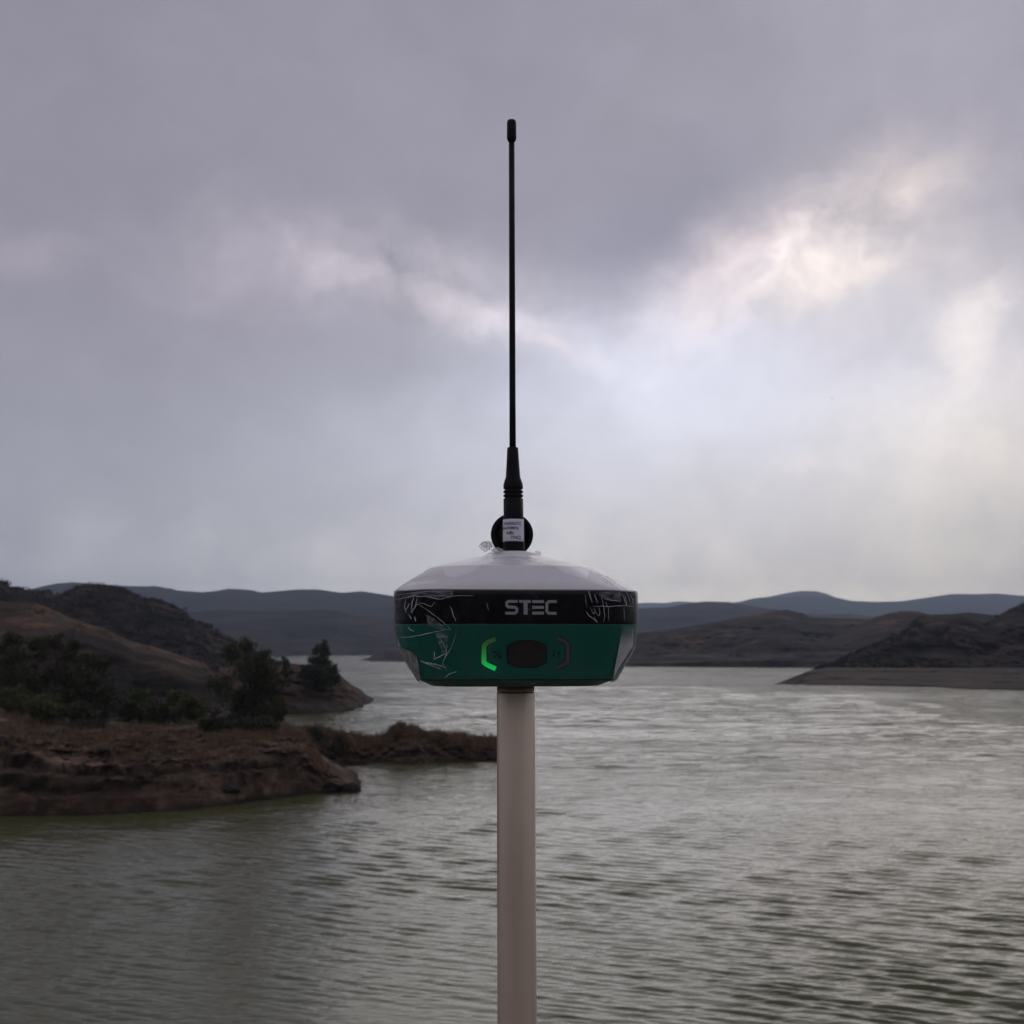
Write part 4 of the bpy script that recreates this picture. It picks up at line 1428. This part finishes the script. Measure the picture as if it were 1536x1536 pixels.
right_paths = [
    ([c7(865, 190), c7(880, 260), c7(910, 340)], 1.3),
    ([c7(930, 235), c7(950, 290), c7(968, 345)], 1.0),
    ([c7(1008, 270), c7(1030, 330), c7(1045, 430), c7(1050, 500), c7(1040, 560)], 0.8),
    ([c7(880, 390), c7(905, 430), c7(930, 400), c7(945, 440), c7(925, 470), c7(900, 440)], 1.2),
    ([c7(985, 395), c7(998, 450), c7(985, 490), c7(940, 450)], 1.0),
    ([c7(840, 440), c7(870, 490), c7(930, 530), c7(965, 565)], 1.2),
    ([c7(930, 500), c7(945, 540), c7(965, 565)], 1.4),
    ([c7(830, 250), c7(832, 320), c7(845, 400)], 0.8),
    ([c7(905, 382), c7(1000, 378), c7(1080, 384), c7(1200, 376), c7(1300, 372), c7(1380, 385)], 0.9),
    ([c7(1060, 330), c7(1085, 380)], 0.7),
    ([c7(1095, 390), c7(1095, 560)], 0.6),
    ([c7(1250, 230), c7(1285, 330), c7(1310, 380)], 0.9),
    ([c7(1300, 215), c7(1330, 300), c7(1345, 370)], 0.8),
    ([c7(1330, 240), c7(1370, 300), c7(1375, 370)], 0.9),
    ([c7(1280, 250), c7(1300, 350), c7(1290, 370)], 0.7),
    ([c7(1270, 390), c7(1275, 540)], 0.6),
    ([c7(960, 0), c7(1100, 110), c7(1230, 200)], 1.0),
    ([c7(1060, 20), c7(1200, 130), c7(1300, 190)], 0.8),
    ([c7(1060, 290), c7(1140, 318), c7(1240, 320)], 0.8),
    ([c7(1375, 640), c7(1345, 840), c7(1200, 1080)], 0.8),
    ([c7(200, 1260), c7(560, 1285), c7(900, 1270)], 0.4),
]
for nm_, pth_ in (('film_crease', left_paths), ('film_crease', right_paths)):
    o = creases(pth_, nm_)
    o['kind'] = 'stuff'
patch([c6(135, 290), c6(300, 232), c6(520, 208), c6(760, 203)], [c6(140, 318), c6(330, 268), c6(600, 302), c6(700, 285), c6(765, 250)])
patch([c7(940, 222), c7(1100, 214), c7(1235, 212)], [c7(1050, 300), c7(1090, 318), c7(1235, 322)])
patch([c6(450, 470), c6(560, 530), c6(700, 640)], [c6(480, 600), c6(600, 640), c6(720, 655)])
patch([c6(560, 690), c6(640, 680), c6(715, 680)], [c6(640, 920), c6(670, 900), c6(700, 850)])
patch([c7(1250, 596), c7(1225, 780), c7(1190, 965), c7(1165, 1090), c7(1148, 1200)], [c7(1388, 630), c7(1365, 840), c7(1290, 960), c7(1210, 1085), c7(1152, 1205)], mat=M_sheen)  # reflection on the right facet, laid on as a cream patch
patch([c6(150, 840), c6(300, 905), c6(360, 1000), c6(380, 1130), c6(400, 1225)], [c6(130, 800), c6(180, 930), c6(250, 1070), c6(330, 1180), c6(410, 1245)], mat=M_film_wr)
# crumpled knot of film beside the antenna foot
def crumple(name, pts, r, thick, seed, Y):
    rr = random.Random(seed)
    vs, fs = [], []
    N = 15
    for i in range(N):
        a = rr.uniform(0, math.pi * 2)
        c = pts[rr.randrange(len(pts))]
        path = []
        for s in range(7):
            x = c[0] + r * (0.9 * math.cos(a + s * 0.8) * (0.4 + 0.6 * rr.random()))
            y = c[1] + r * 0.75 * math.sin(a + s * 0.8) * (0.4 + 0.6 * rr.random())
            path.append(P(x, y, Y + rr.uniform(-.004, .004)))
        v, f = tube(path, [thick * (0.6 + 0.6 * rr.random()) for _ in path], 4)
        fs += [tuple(k + len(vs) for k in g) for g in f]
        vs += v
    pl = parent_loc(film)
    return mesh_obj(name, [v - pl for v in vs], fs, M_crease, film)


def crumple_sheet(name, px, py, rx, ry, Y, seed):
    bm = bmesh.new()
    bmesh.ops.create_icosphere(bm, subdivisions=4, radius=1)
    c = P(px, py, Y)
    rr = random.Random(seed)
    ph = [rr.uniform(0, 6) for _ in range(6)]
    pl = parent_loc(film)
    for v in bm.verts:
        d = v.co.copy()
        k = 1 + 0.22 * math.sin(7 * d.x + ph[0]) * math.sin(8 * d.z + ph[1]) + 0.15 * math.sin(15 * d.x + 9 * d.y + ph[2]) + 0.1 * math.sin(23 * d.z + 11 * d.y + ph[3])
        v.co = c - pl + Vector((d.x * k * rx * k0, d.y * k * rx * k0, d.z * k * ry * k0))
    me = bpy.data.meshes.new(name)
    bm.to_mesh(me)
    bm.free()
    return link(name, me, mf, film, False)


crumple_sheet('crumpled_film', 729, 819, 9, 7, YC - 0.012, 2)
crumple_sheet('crumpled_film', 746, 826, 8, 4, YC - 0.013, 5)
crumple_sheet('crumpled_film', 806, 831, 5, 4, YC - 0.010, 8)
crk = crumple('film_crease', [(727, 818), (732, 817), (737, 822), (746, 826)], 7.5, 0.0001, 3, YC - 0.012)

crk['kind'] = 'stuff'

# ------------------------------------------------------------------ antenna
AX = P(770, 828, YC)
ant = empty('whip_antenna', AX)
tag(ant, 'black whip antenna with paper sticker standing on the receiver', 'antenna')
LEAN = -math.tan(math.radians(0.35))


def ax_x(py):                    # the antenna leans a hair to the left
    return np.interp(py, [180, 670, 775, 828], [767.4, 769.0, 770.3, 771.0])


def rod(name, prof, mat, parent, seg=40, Y=YC):
    th = np.linspace(0, 2 * np.pi, seg, endpoint=False)
    rows = []
    for py, hw in prof:
        c = P(float(ax_x(py)), py, Y)
        r = hw * MPP(py, Y)
        rows.append(np.stack([c.x + r * np.cos(th), c.y + r * np.sin(th), np.full(seg, c.z)], -1))
    for e, pos in ((0, 0), (-1, len(rows) + 1)):
        py, hw = prof[e]
        c = P(float(ax_x(py)), py, Y)
        rows.insert(pos, np.stack([c.x + 1e-6 * np.cos(th), c.y + 1e-6 * np.sin(th), np.full(seg, c.z)], -1))
    V = np.array(rows)[::-1] - np.array(parent_loc(parent))
    return grid_mesh(name, V, mat, parent, True, closed=True)


rod('tip_cap', [(180.6, 4.5), (181.3, 6.0), (183.5, 7.0), (208, 7.2), (211, 6.0), (213, 4.6)], M_black, ant)
rod('whip', [(212, 4.3), (400, 4.5), (600, 4.7), (673, 4.9)], M_black, ant)
rod('sleeve', [(671, 6.5), (672.2, 8.3), (690, 9.2), (716, 11), (722, 13.2), (727, 14.6), (732, 14.8), (733, 14.6), (734, 12.6), (735.4, 12.6), (736.4, 14.6), (739, 14.8), (740, 12.7), (741.4, 12.7), (742.4, 14.7),
               (745, 14.8), (746, 12.8), (747.6, 12.8), (748.6, 14.8), (775, 14.9), (777, 15.2), (800, 15.6), (812, 16.0), (826, 16.2), (828.6, 15.6)], M_black, ant)
# round connector cap behind the sleeve
dc = P(768, 802, YC + 0.009)
R = 31.8 * MPP(802, YC + 0.009)
th = np.linspace(0, 2 * np.pi, 72, endpoint=False)
rows = []
for y, r in [(0.004, 1e-6), (0.004, R * 0.93), (0.003, R), (-0.0015, R), (-0.0025, R * 0.96), (-0.0025, R * 0.72), (-0.0017, R * 0.70), (-0.0017, R * 0.60), (-0.0025, R * 0.58), (-0.0027, R * .3), (-0.0027, 1e-6)]:
    rows.append(np.stack([dc.x + r * np.cos(th), np.full(72, dc.y + y), dc.z + r * np.sin(th)], -1))
grid_mesh('connector_disc', np.array(rows) - np.array(ant.location), M_black, ant, True, closed=True)

# sticker wrapped round the sleeve, with its printed lines
sc_ = P(float(ax_x(795)), 795, YC)
rS = 16.05 * MPP(795, YC) + 0.00012
z0s, z1s = zof(811.5, YC - rS), zof(778, YC - rS)
th = np.linspace(-math.radians(205), math.radians(-22), 40)
rr0 = np.array([rS * 0.985, rS * 1.0])
V = np.array([np.stack([sc_.x + rS * np.cos(th), sc_.y + rS * np.sin(th), np.full(40, z)], -1) for z in np.linspace(z0s, z1s, 6)])
stk = grid_mesh('sticker', V - np.array(ant.location), M_sticker, ant, True)
sm = stk.modifiers.new('thickness', 'SOLIDIFY')
sm.thickness = 0.0001
sm.offset = -1


def printed(txt, px0, py_base, size_px, sx=1.0):
    cu = bpy.data.curves.new('print', 'FONT')
    cu.body = txt
    cu.size = 1.0
    cu.resolution_u = 2
    cu.offset = 0.02
    to = bpy.data.objects.new('print', cu)
    COL.objects.link(to)
    bpy.context.view_layer.update()
    me = bpy.data.meshes.new_from_object(to.evaluated_get(bpy.context.evaluated_depsgraph_get()))
    bpy.data.objects.remove(to)
    k = MPP(795, YC - rS)
    zb = zof(py_base, YC - rS)
    for v in me.vertices:
        ux = (px0 + v.co.x * size_px * sx - float(ax_x(795))) * k
        a = ux / rS - math.pi / 2
        a = max(-math.pi * 1.05, min(-0.4, a))
        v.co = Vector((sc_.x + (rS + 0.00006) * math.cos(a), sc_.y + (rS + 0.00006) * math.sin(a), zb + v.co.y * size_px * k)) - parent_loc(stk)
    o = link('sticker_line', me, M_ink, stk, False)
    return o


printed('TX450GTC', 751.2, 787.2, 6.6, 0.98)
printed('450-470MHz', 746.6, 794.0, 6.3, 0.95)
printed('4dBi', 758.2, 801.3, 6.8, 1.0)
printed('TNCJ', 765.8, 808.2, 6.8, 0.98)

# ------------------------------------------------------------------ pole
M_pole, pb_, pbs = new_mat('anodised_pole')
tco = pb_.n('ShaderNodeTexCoord').outputs['Object']
br = pb_.noise(pb_.mapping(tco, scale=(1, 1, 0.02)), 900, 4, 0.6)
dirt = pb_.noise(tco, 40, 5, 0.6)
pb_.put(pbs.inputs['Base Color'], pb_.mix(dirt, (0.74, 0.595, 0.44), (0.84, 0.69, 0.52)))
pb_.put(pbs.inputs['Roughness'], pb_.rng(br, 0.3, 0.7, 0.30, 0.42))
pbs.inputs['Metallic'].default_value = 0.62
pb_.put(pbs.inputs['Normal'], pb_.bump(br, 0.15, 0.0003))
M_collar = simple('pole_collar_metal', (0.22, 0.16, 0.12), 0.35, metal=0.6)
gz0 = EYE - 1.62
pole = empty('survey_pole', (PX, YC, gz0))
tag(pole, 'beige metal survey pole rising from the dam and carrying the receiver', 'pole')


def pole_part(name, prof, mat):
    th = np.linspace(0, 2 * np.pi, 64, endpoint=False)
    rows = []
    prof = [(prof[0][0], 1e-6)] + prof + [(prof[-1][0], 1e-6)]
    for z, r in prof:
        cx = PX + (z - z_rb) * math.tan(math.radians(-0.22))
        rows.append(np.stack([cx + r * np.cos(th), YC + r * np.sin(th), np.full(64, z)], -1))
    return grid_mesh(name, np.array(rows) - np.array(pole.location), mat, pole, True, closed=True)


pr = 28.6 * MPP(1100, YC)
zc1, zc2 = zs(1037.5), zs(1026)
pole_part('tube', [(gz0 + 0.05, pr), (zc1 - 0.0008, pr), (zc1 - 0.0002, pr * 0.985)], M_pole)
pole_part('collar', [(zc1 + 0.0002, pr * 0.975), (zc1 + 0.0006, pr * 0.99), (zc2, pr * 0.99)], M_collar)
pole_part('pole_tip', [(gz0 - 0.01, 0.002), (gz0 + 0.02, pr * 0.5), (gz0 + 0.049, pr * 0.9)], M_black)

# ------------------------------------------------------------------ haze
hm = bpy.data.materials.new('haze')
hm.use_nodes = True
ht = hm.node_tree
for nd in list(ht.nodes):
    if nd.type != 'OUTPUT_MATERIAL':
        ht.nodes.remove(nd)
pv = ht.nodes.new('ShaderNodeVolumePrincipled')
pv.inputs['Color'].default_value = (0.62, 0.79, 1.0, 1)
pv.inputs['Density'].default_value = 1.5e-4
pv.inputs['Anisotropy'].default_value = 0.3
ht.links.new(pv.outputs[0], ht.nodes['Material Output'].inputs['Volume'])
hz = box_mesh('haze', -8500, 8500, -8500, 8500, -3, 520, hm)
tag(hz, 'thin blue haze in the air over the reservoir', None, None, 'stuff')
hz.display_type = 'WIRE'
